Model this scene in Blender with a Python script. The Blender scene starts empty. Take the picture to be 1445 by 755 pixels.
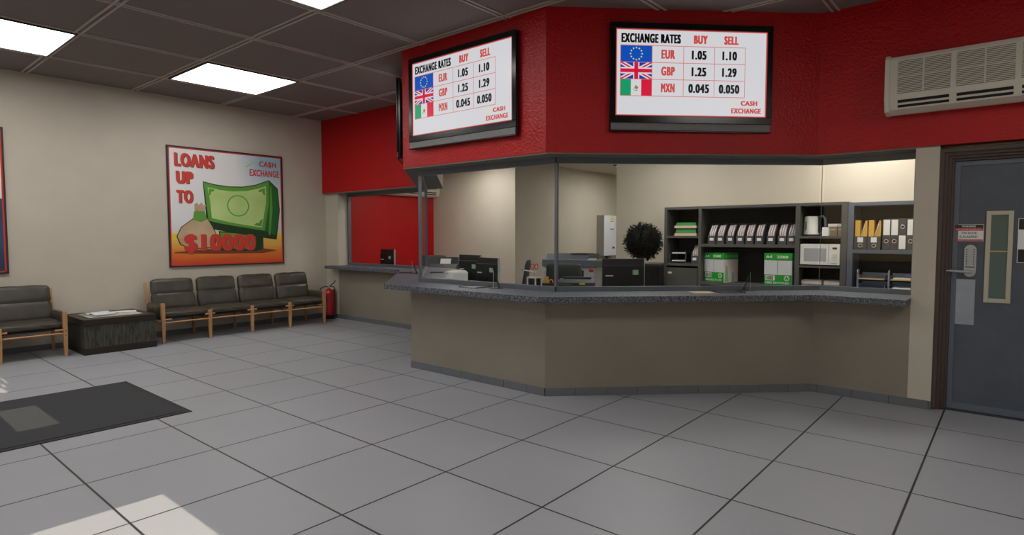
import bpy, bmesh, math, random
from math import pi, sin, cos, radians as R
from mathutils import Vector, Matrix
random.seed(7)
scene = bpy.context.scene
COL = scene.collection
S2 = math.sqrt(0.5)

# ------------------------------------------------------------------ materials
def srgb(r, g, b):
    f = lambda c: (c/255/12.92) if c/255 <= .04045 else ((c/255+.055)/1.055)**2.4
    return (f(r), f(g), f(b), 1)

MATS = {}
def mat(name, col, rough=.6, metal=0., spec=.5, noise=0., nscale=8., bump=0., bscale=60., emit=None, estr=0., coat=0., stretch=(1, 1, 1), col2=None, detail=4):
    if name in MATS: return MATS[name]
    m = bpy.data.materials.new(name); m.use_nodes = True
    nt = m.node_tree; b = nt.nodes['Principled BSDF']
    b.inputs['Base Color'].default_value = col
    b.inputs['Roughness'].default_value = rough
    b.inputs['Metallic'].default_value = metal
    b.inputs['Specular IOR Level'].default_value = spec
    b.inputs['Coat Weight'].default_value = coat
    tc = nt.nodes.new('ShaderNodeTexCoord'); mp = nt.nodes.new('ShaderNodeMapping')
    mp.inputs['Scale'].default_value = stretch
    nt.links.new(tc.outputs['Object'], mp.inputs['Vector'])
    if noise or col2:
        n = nt.nodes.new('ShaderNodeTexNoise'); n.inputs['Scale'].default_value = nscale; n.inputs['Detail'].default_value = detail
        nt.links.new(mp.outputs[0], n.inputs['Vector'])
        cr = nt.nodes.new('ShaderNodeValToRGB')
        cr.color_ramp.elements[0].position = .3; cr.color_ramp.elements[1].position = .7
        a = [max(0, c*(1-noise)) for c in col[:3]]+[1]
        c2 = col2 if col2 else [min(1, c*(1+noise)) for c in col[:3]]+[1]
        cr.color_ramp.elements[0].color = a if not col2 else col
        cr.color_ramp.elements[1].color = c2
        nt.links.new(n.outputs['Fac'], cr.inputs[0]); nt.links.new(cr.outputs[0], b.inputs['Base Color'])
    if bump:
        n2 = nt.nodes.new('ShaderNodeTexNoise'); n2.inputs['Scale'].default_value = bscale; n2.inputs['Detail'].default_value = 3
        nt.links.new(mp.outputs[0], n2.inputs['Vector'])
        bp = nt.nodes.new('ShaderNodeBump'); bp.inputs['Strength'].default_value = bump; bp.inputs['Distance'].default_value = .01
        nt.links.new(n2.outputs['Fac'], bp.inputs['Height']); nt.links.new(bp.outputs[0], b.inputs['Normal'])
    if emit:
        b.inputs['Emission Color'].default_value = emit; b.inputs['Emission Strength'].default_value = estr
    MATS[name] = m
    return m

def glass_mat():
    m = bpy.data.materials.new('clear_glass'); m.use_nodes = True
    nt = m.node_tree; nt.nodes.clear()
    o = nt.nodes.new('ShaderNodeOutputMaterial'); mx = nt.nodes.new('ShaderNodeMixShader')
    t = nt.nodes.new('ShaderNodeBsdfTransparent'); t.inputs[0].default_value = (.965, .975, .97, 1)
    g = nt.nodes.new('ShaderNodeBsdfGlossy'); g.inputs['Roughness'].default_value = .02
    geo = nt.nodes.new('ShaderNodeNewGeometry')
    dp = nt.nodes.new('ShaderNodeVectorMath'); dp.operation = 'DOT_PRODUCT'
    nt.links.new(geo.outputs['Incoming'], dp.inputs[0]); nt.links.new(geo.outputs['Normal'], dp.inputs[1])
    def mth(op, a, b=None):
        n = nt.nodes.new('ShaderNodeMath'); n.operation = op
        for i, v in enumerate((a, b)):
            if v is None: continue
            if isinstance(v, (int, float)): n.inputs[i].default_value = v
            else: nt.links.new(v, n.inputs[i])
        return n.outputs[0]
    k = mth('POWER', mth('SUBTRACT', 1., mth('ABSOLUTE', dp.outputs['Value'])), 5.)
    k = mth('ADD', mth('MULTIPLY', k, .16), .006)
    nt.links.new(k, mx.inputs[0]); nt.links.new(t.outputs[0], mx.inputs[1]); nt.links.new(g.outputs[0], mx.inputs[2])
    nt.links.new(mx.outputs[0], o.inputs[0])
    return m

def floor_mat():
    m = bpy.data.materials.new('grey_floor_tile'); m.use_nodes = True
    nt = m.node_tree; N = nt.nodes; L = nt.links; b = N['Principled BSDF']
    geo = N.new('ShaderNodeTexCoord'); sep = N.new('ShaderNodeSeparateXYZ'); L.new(geo.outputs['Object'], sep.inputs[0])
    def math_(op, a, c=None):
        n = N.new('ShaderNodeMath'); n.operation = op
        for i, v in enumerate((a, c)):
            if v is None: continue
            if isinstance(v, (int, float)): n.inputs[i].default_value = v
            else: L.new(v, n.inputs[i])
        return n.outputs[0]
    def dist(out, off):
        v = math_('DIVIDE', math_('SUBTRACT', out, off), .8)
        fr = math_('FRACT', v)
        return math_('MULTIPLY', math_('MINIMUM', fr, math_('SUBTRACT', 1., fr)), .8), math_('FLOOR', v)
    dx, ix = dist(sep.outputs[0], -3.637-8); dy, iy = dist(sep.outputs[1], 2.684-8)
    d = math_('MINIMUM', dx, dy)
    mr = N.new('ShaderNodeMapRange'); mr.inputs[1].default_value = .0045; mr.inputs[2].default_value = .0075
    L.new(d, mr.inputs[0])
    comb = N.new('ShaderNodeCombineXYZ'); L.new(ix, comb.inputs[0]); L.new(iy, comb.inputs[1])
    wn = N.new('ShaderNodeTexWhiteNoise'); L.new(comb.outputs[0], wn.inputs['Vector'])
    no = N.new('ShaderNodeTexNoise'); no.inputs['Scale'].default_value = 1.6; no.inputs['Detail'].default_value = 8; L.new(geo.outputs['Object'], no.inputs['Vector'])
    fine = N.new('ShaderNodeTexNoise'); fine.inputs['Scale'].default_value = 90; fine.inputs['Detail'].default_value = 4; L.new(geo.outputs['Object'], fine.inputs['Vector'])
    k = math_('ADD', math_('MULTIPLY', wn.outputs['Value'], .04), math_('ADD', math_('MULTIPLY', no.outputs['Fac'], .12), math_('MULTIPLY', fine.outputs['Fac'], .12)))
    k = math_('ADD', k, .84)
    base = N.new('ShaderNodeMix'); base.data_type = 'RGBA'; base.blend_type = 'MULTIPLY'; base.inputs[0].default_value = 1
    base.inputs[6].default_value = FLOOR_COL
    cg = N.new('ShaderNodeCombineColor'); [L.new(k, cg.inputs[i]) for i in range(3)]
    L.new(cg.outputs[0], base.inputs[7])
    mx = N.new('ShaderNodeMix'); mx.data_type = 'RGBA'; L.new(mr.outputs[0], mx.inputs[0])
    mx.inputs[6].default_value = srgb(38, 37, 37); L.new(base.outputs[2], mx.inputs[7])
    L.new(mx.outputs[2], b.inputs['Base Color'])
    b.inputs['Roughness'].default_value = .42; b.inputs['Specular IOR Level'].default_value = .35
    bp = N.new('ShaderNodeBump'); bp.inputs['Strength'].default_value = .6; bp.inputs['Distance'].default_value = .004
    L.new(mr.outputs[0], bp.inputs['Height']); L.new(bp.outputs[0], b.inputs['Normal'])
    return m

def granite_mat():
    m = bpy.data.materials.new('speckled_granite'); m.use_nodes = True
    nt = m.node_tree; N = nt.nodes; L = nt.links; b = N['Principled BSDF']
    tc = N.new('ShaderNodeTexCoord')
    v = N.new('ShaderNodeTexNoise'); v.inputs['Scale'].default_value = 75; v.inputs['Detail'].default_value = 5; v.inputs['Roughness'].default_value = .7; L.new(tc.outputs['Object'], v.inputs['Vector'])
    cr = N.new('ShaderNodeValToRGB'); e = cr.color_ramp.elements
    e[0].position = .36; e[0].color = srgb(30, 33, 41); e[1].position = .66; e[1].color = srgb(146, 150, 158)
    n = cr.color_ramp.elements.new(.5); n.color = srgb(82, 86, 95)
    L.new(v.outputs['Fac'], cr.inputs[0]); L.new(cr.outputs[0], b.inputs['Base Color'])
    b.inputs['Roughness'].default_value = .5; b.inputs['Specular IOR Level'].default_value = .3
    return m

def ceiling_mat(base, dots=True):
    m = bpy.data.materials.new('perforated_ceiling_tile'); m.use_nodes = True
    nt = m.node_tree; N = nt.nodes; L = nt.links; b = N['Principled BSDF']
    tc = N.new('ShaderNodeTexCoord'); 
    vo = N.new('ShaderNodeTexVoronoi'); vo.inputs['Scale'].default_value = 42; vo.inputs['Randomness'].default_value = 0.0
    L.new(tc.outputs['Object'], vo.inputs['Vector'])
    cr = N.new('ShaderNodeValToRGB'); e = cr.color_ramp.elements
    e[0].position = .22; e[0].color = [c*.55 for c in base[:3]]+[1]; e[1].position = .36; e[1].color = base
    L.new(vo.outputs['Distance'], cr.inputs[0]); L.new(cr.outputs[0], b.inputs['Base Color'])
    b.inputs['Roughness'].default_value = .75; b.inputs['Specular IOR Level'].default_value = .2
    return m

FLOOR_COL = srgb(159, 160, 164)
M_floor = floor_mat()
M_granite = granite_mat()
M_glass = glass_mat()
M_ceil = ceiling_mat(srgb(132, 119, 113))
M_seam = mat('ceiling_grid_bar', srgb(186, 170, 160), .7)
M_cream = mat('cream_wall_paint', srgb(196, 187, 171), .7, noise=.03, nscale=3, bump=.12, bscale=25)
M_counter = mat('shade_darkened_cream_paint', srgb(138, 130, 116), .65, noise=.04, nscale=3, bump=.1, bscale=25)  # cream wall paint darkened: the counter's dimmer light is put into the colour
M_red = mat('red_wall_paint', srgb(178, 8, 14), .38, spec=.4, noise=.06, nscale=2, bump=.85, bscale=42)
M_redflat = mat('flat_red_paint', srgb(178, 8, 14), .5, spec=.3, noise=.05, nscale=2)
M_under = mat('grey_soffit_board', srgb(120, 116, 108), .8)
M_skirt = mat('grey_skirting_tile', srgb(106, 109, 114), .5, noise=.06, nscale=12)
M_joint = mat('dark_tile_joint', srgb(60, 60, 62), .8)
M_frame = mat('grey_metal_frame', srgb(112, 118, 126), .45, .6)
M_brown = mat('dark_brown_casing', srgb(78, 62, 58), .5, noise=.12, nscale=5, stretch=(6, 6, .5))
M_door = mat('slate_door_paint', srgb(82, 87, 97), .55, noise=.12, nscale=4, bump=.05)
M_doorrim = mat('slate_door_edging', srgb(98, 106, 118), .5)
M_steel = mat('brushed_steel', srgb(176, 180, 184), .4, .55, noise=.06, nscale=20)
M_plate = mat('pale_metal_plate', srgb(158, 166, 174), .5, .3, noise=.08, nscale=9)
M_champ = mat('champagne_aluminium', srgb(190, 184, 164), .45, .3)
M_black = mat('black_plastic', srgb(24, 24, 26), .4)
M_black2 = mat('charcoal_plastic', srgb(32, 32, 34), .5)
M_gloss = mat('glossy_black_casing', srgb(14, 15, 17), .18)
M_greybar = mat('grey_speaker_grille', srgb(122, 122, 124), .5, noise=.05, nscale=30)
M_white = mat('white_plastic', srgb(222, 222, 218), .45)
M_acw = mat('off_white_plastic', srgb(214, 206, 192), .5)
M_acd = mat('dark_vent_slot', srgb(30, 28, 27), .8)
M_acg = mat('vent_grille_back', srgb(120, 114, 104), .8)
M_paper = mat('white_paper', srgb(228, 228, 226), .8)
M_papern = mat('printed_paper', srgb(206, 208, 214), .8, noise=.25, nscale=14)
M_leather = mat('dark_olive_leather', srgb(64, 60, 50), .36, spec=.5, noise=.22, nscale=5, bump=.35, bscale=14)
M_seam2 = mat('leather_seam', srgb(34, 31, 27), .7)
M_wood = mat('honey_oak_wood', srgb(184, 138, 94), .45, noise=.12, nscale=8, stretch=(1, 1, .2))
M_dark = mat('dark_walnut_wood', srgb(36, 26, 19), .4, noise=.25, nscale=6, stretch=(.3, 6, 6))
M_weave = mat('mottled_grey_panel', srgb(30, 32, 28), .7, col2=srgb(78, 76, 66), nscale=16, stretch=(3, 3, .5), bump=.3, bscale=30)
M_inset = mat('pale_tabletop_inset', srgb(206, 202, 184), .4)
M_mat = mat('black_rubber_mat', srgb(46, 47, 50), .85, noise=.1, nscale=60, bump=.3, bscale=200)
M_mate = mat('mat_edging', srgb(34, 35, 37), .8)
M_extred = mat('extinguisher_red', srgb(176, 24, 34), .25, coat=.4)
M_shelf = mat('dark_grey_laminate', srgb(82, 80, 78), .55, noise=.05, nscale=5)
M_shelfin = mat('charcoal_laminate', srgb(20, 19, 19), .7)
M_shelfb = mat('blue_grey_laminate', srgb(92, 98, 112), .5, noise=.06, nscale=5)
M_shelfbk = mat('black_wood_back', srgb(20, 19, 20), .6, noise=.3, nscale=5, stretch=(.5, 1, 5))
M_green = mat('green_card', srgb(70, 148, 86), .6)
M_greenb = mat('bright_green_carton', srgb(22, 150, 36), .5)
M_greenlt = mat('pale_green_print', srgb(120, 190, 120), .6)
M_cartonside = mat('pinkish_white_carton', srgb(222, 200, 206), .6, noise=.05, nscale=5)
M_cartonw = mat('white_carton_panel', srgb(206, 206, 210), .6)
M_tan = mat('tan_card', srgb(214, 184, 154), .7)
M_manila = mat('manila_card', srgb(218, 172, 76), .6)
M_filebk = mat('dark_grey_file_board', srgb(70, 70, 74), .6)
M_ring = mat('ring_metal', srgb(190, 170, 158), .3, .8)
M_kraft = mat('brown_kraft_box', srgb(142, 126, 106), .7)
M_traybl = mat('blue_grey_tray', srgb(158, 171, 200), .45)
M_leaf = mat('dark_topiary_leaf', srgb(10, 10, 5), .8, spec=.15, noise=.35, nscale=10)
M_bark = mat('brown_stem_bark', srgb(70, 52, 38), .8, noise=.2, nscale=20)
M_pot = mat('charcoal_plant_pot', srgb(60, 58, 56), .6)
M_cabside = mat('galvanised_box_side', srgb(150, 146, 140), .5, .3, noise=.1, nscale=8, stretch=(1, 1, .3))
M_cabw = mat('white_box_front', srgb(216, 218, 226), .45)
M_yellow = mat('yellow_sticker', srgb(228, 214, 40), .6)
M_copdark = mat('slate_copier_plastic', srgb(104, 110, 122), .45)
M_copw = mat('pale_copier_plastic', srgb(188, 190, 192), .5)
M_redst = mat('red_sticker', srgb(196, 50, 50), .5)
M_orange = mat('orange_plastic', srgb(214, 66, 22), .4)
M_amber = mat('amber_plastic', srgb(226, 142, 60), .4)
M_fabric = mat('charcoal_chair_fabric', srgb(56, 60, 58), .8, noise=.1, nscale=30)
M_desk = mat('grey_desk_laminate', srgb(96, 104, 108), .5)
M_stk = mat('green_tinted_sticker', srgb(168, 192, 168), .6)
M_stkg = mat('green_sticker_edge', srgb(80, 140, 80), .6)
M_panel = mat('lamp_diffuser', srgb(235, 235, 232), .6, emit=(1, .99, .975, 1), estr=8.5)
M_panelo = mat('office_lamp_diffuser', srgb(235, 235, 232), .6, emit=(1, .97, .92, 1), estr=17.)
M_pframe = mat('lamp_frame_metal', srgb(70, 66, 64), .6)
# screens give off their own light
def emis(name, col, s=1.0):
    return mat(name, (0.02, 0.02, 0.02, 1), .3, spec=.3, emit=col, estr=s)
E_white = emis('screen_white_light', srgb(206, 206, 210))
E_red = emis('screen_red_light', srgb(196, 70, 62))
E_line = emis('screen_line_light', srgb(204, 110, 102))
E_black = emis('screen_black_light', srgb(4, 4, 4))
E_blue = emis('screen_blue_light', srgb(0, 74, 176))
E_navy = emis('screen_navy_light', srgb(20, 50, 160))
E_crim = emis('screen_crimson_light', srgb(205, 14, 56))
E_green = emis('screen_green_light', srgb(8, 148, 98))
E_star = emis('screen_star_light', srgb(206, 214, 110))
E_brown = emis('screen_brown_light', srgb(160, 116, 60))
E_wisp = emis('screen_yellow_light', srgb(214, 214, 140))
# poster inks
P_white = mat('poster_white_ink', srgb(232, 230, 228), .5)
P_red = mat('poster_red_ink', srgb(208, 62, 50), .5)
P_redsh = mat('poster_shadow_ink', srgb(120, 70, 50), .5)
P_grnl = mat('poster_light_green_ink', srgb(176, 206, 120), .5, col2=srgb(206, 228, 156), nscale=1.4)
P_grnm = mat('poster_mid_green_ink', srgb(96, 158, 60), .5)
P_grnd = mat('poster_dark_green_ink', srgb(34, 104, 40), .5)
P_grnk = mat('poster_deep_green_ink', srgb(22, 60, 28), .5)
P_bag = mat('poster_beige_ink', srgb(206, 184, 150), .5, col2=srgb(176, 144, 110), nscale=3)
P_ink = mat('poster_outline_ink', srgb(40, 44, 30), .5)
P_frame = mat('poster_dark_frame', srgb(54, 38, 40), .5)
P_navy = mat('poster_navy_ink', srgb(20, 32, 56), .5, col2=srgb(52, 82, 116), nscale=1.2)
def poster_bg():
    m = bpy.data.materials.new('poster_landscape_print'); m.use_nodes = True
    nt = m.node_tree; N = nt.nodes; L = nt.links; b = N['Principled BSDF']
    tc = N.new('ShaderNodeTexCoord'); sep = N.new('ShaderNodeSeparateXYZ'); L.new(tc.outputs['Generated'], sep.inputs[0])
    no = N.new('ShaderNodeTexNoise'); no.inputs['Scale'].default_value = 3; no.inputs['Detail'].default_value = 3
    mp = N.new('ShaderNodeMapping'); mp.inputs['Scale'].default_value = (.8, 1, 5); L.new(tc.outputs['Generated'], mp.inputs[0]); L.new(mp.outputs[0], no.inputs['Vector'])
    ma = N.new('ShaderNodeMath'); ma.operation = 'MULTIPLY_ADD'; ma.inputs[1].default_value = .10; L.new(no.outputs['Fac'], ma.inputs[0]); L.new(sep.outputs[2], ma.inputs[2])
    cr = N.new('ShaderNodeValToRGB'); e = cr.color_ramp.elements
    e[0].position = .03; e[0].color = srgb(206, 66, 34); e[1].position = 1; e[1].color = srgb(232, 230, 228)
    for p, c in ((.09, (214, 84, 34)), (.16, (222, 132, 44)), (.25, (226, 178, 84)), (.31, (236, 208, 60)), (.345, (222, 216, 208)), (.42, (226, 226, 226))):
        n = cr.color_ramp.elements.new(p); n.color = srgb(*c)
    L.new(ma.outputs[0], cr.inputs[0])
    # pale blue sky toward the upper right and left edges
    gx = N.new('ShaderNodeMapRange'); gx.inputs[1].default_value = .55; gx.inputs[2].default_value = .8; L.new(sep.outputs[0], gx.inputs[0])
    gz = N.new('ShaderNodeMapRange'); gz.inputs[1].default_value = .62; gz.inputs[2].default_value = .9; L.new(sep.outputs[2], gz.inputs[0])
    mm = N.new('ShaderNodeMath'); mm.operation = 'MULTIPLY'; L.new(gx.outputs[0], mm.inputs[0]); L.new(gz.outputs[0], mm.inputs[1])
    mx = N.new('ShaderNodeMix'); mx.data_type = 'RGBA'; L.new(mm.outputs[0], mx.inputs[0]); L.new(cr.outputs[0], mx.inputs[6]); mx.inputs[7].default_value = srgb(150, 196, 210)
    L.new(mx.outputs[2], b.inputs['Base Color']); b.inputs['Roughness'].default_value = .5
    return m
P_bg = poster_bg()

# ------------------------------------------------------------------ mesh builder
class MB:
    def __init__(s): s.bm = bmesh.new(); s.smooth = False
    def _xf(s, vs, M):
        if M is not None: bmesh.ops.transform(s.bm, matrix=M, verts=vs)
    def box(s, x0, x1, y0, y1, z0, z1, bev=0, seg=2, M=None):
        before = set(s.bm.verts)
        r = bmesh.ops.create_cube(s.bm, size=1); vs = r['verts']
        for v in vs:
            v.co = Vector(((x0+x1)/2+v.co.x*(x1-x0), (y0+y1)/2+v.co.y*(y1-y0), (z0+z1)/2+v.co.z*(z1-z0)))
        if bev:
            es = list({e for v in vs for e in v.link_edges})
            bmesh.ops.bevel(s.bm, geom=es, offset=bev, segments=seg, profile=.5, affect='EDGES')
            vs = [v for v in s.bm.verts if v not in before]
        s._xf(vs, M); return s
    def prism(s, pts, z0, z1, M=None):
        n = len(pts)
        a = [s.bm.verts.new((p[0], p[1], z0)) for p in pts]; b = [s.bm.verts.new((p[0], p[1], z1)) for p in pts]
        try:
            s.bm.faces.new(a[::-1]); s.bm.faces.new(b)
            for i in range(n): s.bm.faces.new((a[i], a[(i+1) % n], b[(i+1) % n], b[i]))
        except ValueError: pass
        s._xf(a+b, M); return s
    def xz(s, pts, y0, y1, M=None):      # prism from an outline in the x-z plane, from y0 to y1
        n = len(pts)
        a = [s.bm.verts.new((p[0], y0, p[1])) for p in pts]; b = [s.bm.verts.new((p[0], y1, p[1])) for p in pts]
        s.bm.faces.new(a); s.bm.faces.new(b[::-1])
        for i in range(n): s.bm.faces.new((a[(i+1) % n], a[i], b[i], b[(i+1) % n]))
        s._xf(a+b, M); return s
    def yz(s, pts, x0, x1, M=None):      # outline in the y-z plane
        n = len(pts)
        a = [s.bm.verts.new((x0, p[0], p[1])) for p in pts]; b = [s.bm.verts.new((x1, p[0], p[1])) for p in pts]
        s.bm.faces.new(a[::-1]); s.bm.faces.new(b)
        for i in range(n): s.bm.faces.new((a[i], a[(i+1) % n], b[(i+1) % n], b[i]))
        s._xf(a+b, M); return s
    def tube(s, pts, r, n=10, rs=None, closed=False):
        pts = [Vector(p) for p in pts]; rings = []
        m = len(pts)
        up = Vector((0, 0, 1))
        for i, p in enumerate(pts):
            if closed: t = pts[(i+1) % m]-pts[i-1]
            else: t = (pts[min(i+1, m-1)]-pts[max(i-1, 0)])
            t.normalize()
            a = t.cross(up)
            if a.length < .05: a = t.cross(Vector((1, 0, 0)))
            a.normalize(); b = t.cross(a)
            rr = rs[i] if rs else r
            rings.append([s.bm.verts.new(p+a*cos(2*pi*k/n)*rr+b*sin(2*pi*k/n)*rr) for k in range(n)])
        for i in range(m if closed else m-1):
            A, B = rings[i], rings[(i+1) % m]
            for k in range(n):
                s.bm.faces.new((A[k], A[(k+1) % n], B[(k+1) % n], B[k]))
        if not closed:
            s.bm.faces.new(rings[0][::-1]); s.bm.faces.new(rings[-1])
        s.smooth = True; return s
    def lathe(s, prof, c=(0, 0, 0), n=24, M=None):
        rings = []
        for r, z in prof:
            rings.append([s.bm.verts.new((c[0]+r*cos(2*pi*k/n), c[1]+r*sin(2*pi*k/n), c[2]+z)) for k in range(n)])
        for A, B in zip(rings, rings[1:]):
            for k in range(n): s.bm.faces.new((A[k], A[(k+1) % n], B[(k+1) % n], B[k]))
        s.bm.faces.new(rings[0][::-1]); s.bm.faces.new(rings[-1])
        s._xf([v for r in rings for v in r], M)
        s.smooth = True; return s
    def disc_y(s, cx, cz, r, y0, y1, n=20, rz=None):
        return s.xz([(cx+r*cos(2*pi*k/n), cz+(rz or r)*sin(2*pi*k/n)) for k in range(n)], y0, y1)
    def soft(s, cx, cy, cz, sx, sy, sz, k=.35, n=10, M=None, groove=None, wr=0.):
        # a stuffed cushion: box whose faces bulge and whose edges round off
        before = set(s.bm.verts)
        r = bmesh.ops.create_cube(s.bm, size=2); vs = r['verts']
        es = list({e for v in vs for e in v.link_edges})
        rs = bmesh.ops.subdivide_edges(s.bm, edges=es, cuts=n, use_grid_fill=True)
        vs = [v for v in s.bm.verts if v not in before]
        rad = min(sx, sy, sz)*k
        for v in vs:
            p = v.co.copy()
            q = Vector((p.x*sx/2, p.y*sy/2, p.z*sz/2))
            inner = Vector((max(-(sx/2-rad), min(sx/2-rad, q.x)), max(-(sy/2-rad), min(sy/2-rad, q.y)), max(-(sz/2-rad), min(sz/2-rad, q.z))))
            d = q-inner
            if d.length > 1e-6: q = inner+d.normalized()*rad
            bul = (1-p.x**4)*(1-p.y**4)*(1-p.z**4) if False else 1
            ax = [abs(p.x), abs(p.y), abs(p.z)]; m = ax.index(max(ax))
            dims = [sx, sy, sz]; o = [0, 1, 2]; o.remove(m)
            f = (1-p[o[0]]**4)*(1-p[o[1]]**4)
            amt = min(dims)*.10*f
            if wr: amt += wr*sin(p[o[0]]*7+p[o[1]]*3.1+cx*9)*f
            if groove is not None and m != groove[0]:
                g = q[groove[0]]-groove[1]
                amt -= groove[2]*math.exp(-(g/.012)**2)
            q[m] += amt*(1 if p[m] > 0 else -1)
            v.co = q+Vector((cx, cy, cz))
        s._xf(vs, M); s.smooth = True; return s
    def build(s, name, m, parent=None, label=None, loc=None, smooth=None):
        me = bpy.data.meshes.new(name); bmesh.ops.recalc_face_normals(s.bm, faces=s.bm.faces[:])
        if s.smooth if smooth is None else smooth:
            for f in s.bm.faces: f.smooth = True
        s.bm.to_mesh(me); s.bm.free()
        if s.smooth:
            try: me.set_sharp_from_angle(angle=R(40))
            except Exception: pass
        me.materials.append(m)
        o = bpy.data.objects.new(name, me); COL.objects.link(o)
        if parent is not None: o.parent = parent
        if loc: o.location = loc
        if label: o['label'] = label
        return o

def tag(o, label=None, cat=None, group=None, kind=None):
    if label: o['label'] = label
    if cat: o['category'] = cat
    if group: o['group'] = group
    if kind: o['kind'] = kind
    return o
def struct(o): o['kind'] = 'structure'; return o
def thing(name, label, cat, loc=(0, 0, 0), rz=0, group=None):
    o = bpy.data.objects.new(name, None); COL.objects.link(o)
    o.location = loc; o.rotation_euler = (0, 0, R(rz)); o.empty_display_size = .1
    return tag(o, label, cat, group)
def copy_tree(o, parent=None):
    c = o.copy(); COL.objects.link(c)
    if parent is not None: c.parent = parent
    for ch in list(o.children): copy_tree(ch, c)
    return c
def B(name, m, parent, *a, bev=0, label=None):
    return MB().box(*a, bev=bev).build(name, m, parent, label)

def lettering(text, rect, y, m, parent, name='lettering', bold=.03, thick=.0008):
    """text as mesh filling rect (x0,x1,z0,z1) on a face at depth y, read from -y"""
    cu = bpy.data.curves.new('t', 'FONT'); cu.body = text; cu.resolution_u = 4
    cu.align_x = 'CENTER'; cu.space_character = 1+bold*2.2
    o = bpy.data.objects.new('t', cu); COL.objects.link(o)
    bpy.context.view_layer.update()
    me = bpy.data.meshes.new_from_object(o.evaluated_get(bpy.context.evaluated_depsgraph_get()))
    bpy.data.objects.remove(o)
    V = [v.co.copy() for v in me.vertices]; Fs = [tuple(p.vertices) for p in me.polygons]
    n = max(1, int(round(bold/.012)))
    sh = [(bold*(k/n), dz) for k in range(-n, n+1) for dz in (-bold*.25, bold*.25)]
    vs = []; fs = []
    for i, (dx, dz) in enumerate(sh):
        o0 = len(vs)
        vs += [(v.x+dx, i, v.y+dz) for v in V]; fs += [tuple(q+o0 for q in f) for f in Fs]
    xs = [v[0] for v in vs]; ys = [v[2] for v in vs]; ax, bx, az, bz = min(xs), max(xs), min(ys), max(ys)
    x0, x1, z0, z1 = rect
    vs = [(x0+(v[0]-ax)/(bx-ax)*(x1-x0), y-v[1]*.00002, z0+(v[2]-az)/(bz-az)*(z1-z0)) for v in vs]
    me = bpy.data.meshes.new(name); me.from_pydata(vs, [], fs); me.materials.append(m)
    ob = bpy.data.objects.new(name, me); COL.objects.link(ob); ob.parent = parent
    return ob

# ------------------------------------------------------------------ room shell
WX = -10.12; CZ = 3.72; BZ = 2.345; OZ = 3.06
XR = 2.6; YF = -3.0
struct(B('floor', M_floor, None, WX-.2, XR+.2, YF-.2, 14.2, -.1, 0))
struct(B('ceiling', M_ceil, None, WX-.2, XR+.2, YF-.2, 6.47, CZ, CZ+.1))
struct(B('wall_left', M_cream, None, WX-.2, WX, YF-.2, 6.74, 0, CZ))
struct(B('wall_right', M_cream, None, XR, XR+.2, YF-.2, 8.6, 0, CZ))
# raised double bars of the ceiling grid
g = MB()
xs = [-7.72+1.265*i for i in range(-1, 9)]; ys = [1.97+1.285*j for j in range(-4, 4)]
for x in xs:
    for d in (-.028, .028): g.box(x+d-.011, x+d+.011, YF, 6.47, CZ-.012, CZ+.01)
for y in ys:
    for d in (-.028, .028): g.box(WX, XR, y+d-.011, y+d+.011, CZ-.011, CZ+.01)
tag(g.build('trim_1', M_seam), kind='structure')
# shadow gap strip where the left wall meets the ceiling
# front wall behind the camera with shop window openings and slits shaped to cast sun patches
def wall_with_holes(name, x0, x1, z0, z1, y0, y1, holes, m):
    w = MB(); hs = sorted(holes); xx = x0
    for (a, b, c, d) in hs:
        if a > xx: w.box(xx, a, y0, y1, z0, z1)
        if c > z0: w.box(a, b, y0, y1, z0, c)
        if d < z1: w.box(a, b, y0, y1, d, z1)
        xx = b
    w.box(xx, x1, y0, y1, z0, z1)
    return struct(w.build(name, m))
TAN = math.tan(R(30))
zh = lambda y: (y-YF)*TAN
holes = [(-3.90, -1.1, .95, zh(1.36)), (-6.82, -6.0, zh(1.05), zh(1.345)),
         (-8.42, -7.98, zh(1.315), zh(1.365)), (-8.1, -7.98, 0, 0)]
holes = holes[:2]+[(-8.50, -8.12, zh(1.325), zh(1.36)), (-8.10, -7.94, zh(1.27), zh(1.31)), (-7.92, -7.62, zh(1.20), zh(1.27))]
wall_with_holes('wall_front', WX-.2, XR+.2, 0, CZ, YF-.02, YF, holes, M_cream)

# red bulkhead over the tellers
def bulk(name, pts_out, pts_in, m, z0, z1):
    w = MB(); w.prism(pts_out+pts_in[::-1], z0, z1); return struct(w.build(name, m))
# outer face corner points
A0 = (WX, 6.47); A1 = (-7.45, 6.47); A2 = (-5.56, 4.60); A3 = (-3.458, 4.60); A4 = (-1.52, 6.47); A5 = (XR, 6.47)
I0 = (WX, 6.9); I1 = (-7.32, 6.9); I2 = (-5.45, 5.0); I3 = (-3.62, 5.0); I4 = (-1.69, 6.9); I5 = (XR, 6.9)
F0 = (WX, 6.40); F1 = (-7.40, 6.40)
mid = lambda p, q: ((p[0]+q[0])/2, (p[1]+q[1])/2)
H0, H1, H2, H3, H4, H5 = [mid(p, q) for p, q in ((A0, I0), (A1, I1), (A2, I2), (A3, I3), (A4, I4), (A5, I5))]
bulk('wall_bulkhead_left', [F0, F1, (-7.45, 6.47)], [H0, H1, H1], M_redflat, BZ+.012, CZ)
bulk('wall_bulkhead', [A1, A2, A3, A4, A5], [H1, H2, H3, H4, H5], M_red, BZ+.012, CZ)
bulk('wall_bulkhead_inner', [H0, H1, H2, H3, H4, H5], [I0, I1, I2, I3, I4, I5], M_cream, BZ+.012, CZ)
def seg(a, b, c, d, z0, z1, name, m):
    return struct(MB().prism([a, b, c, d], z0, z1).build(name, m))
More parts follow.
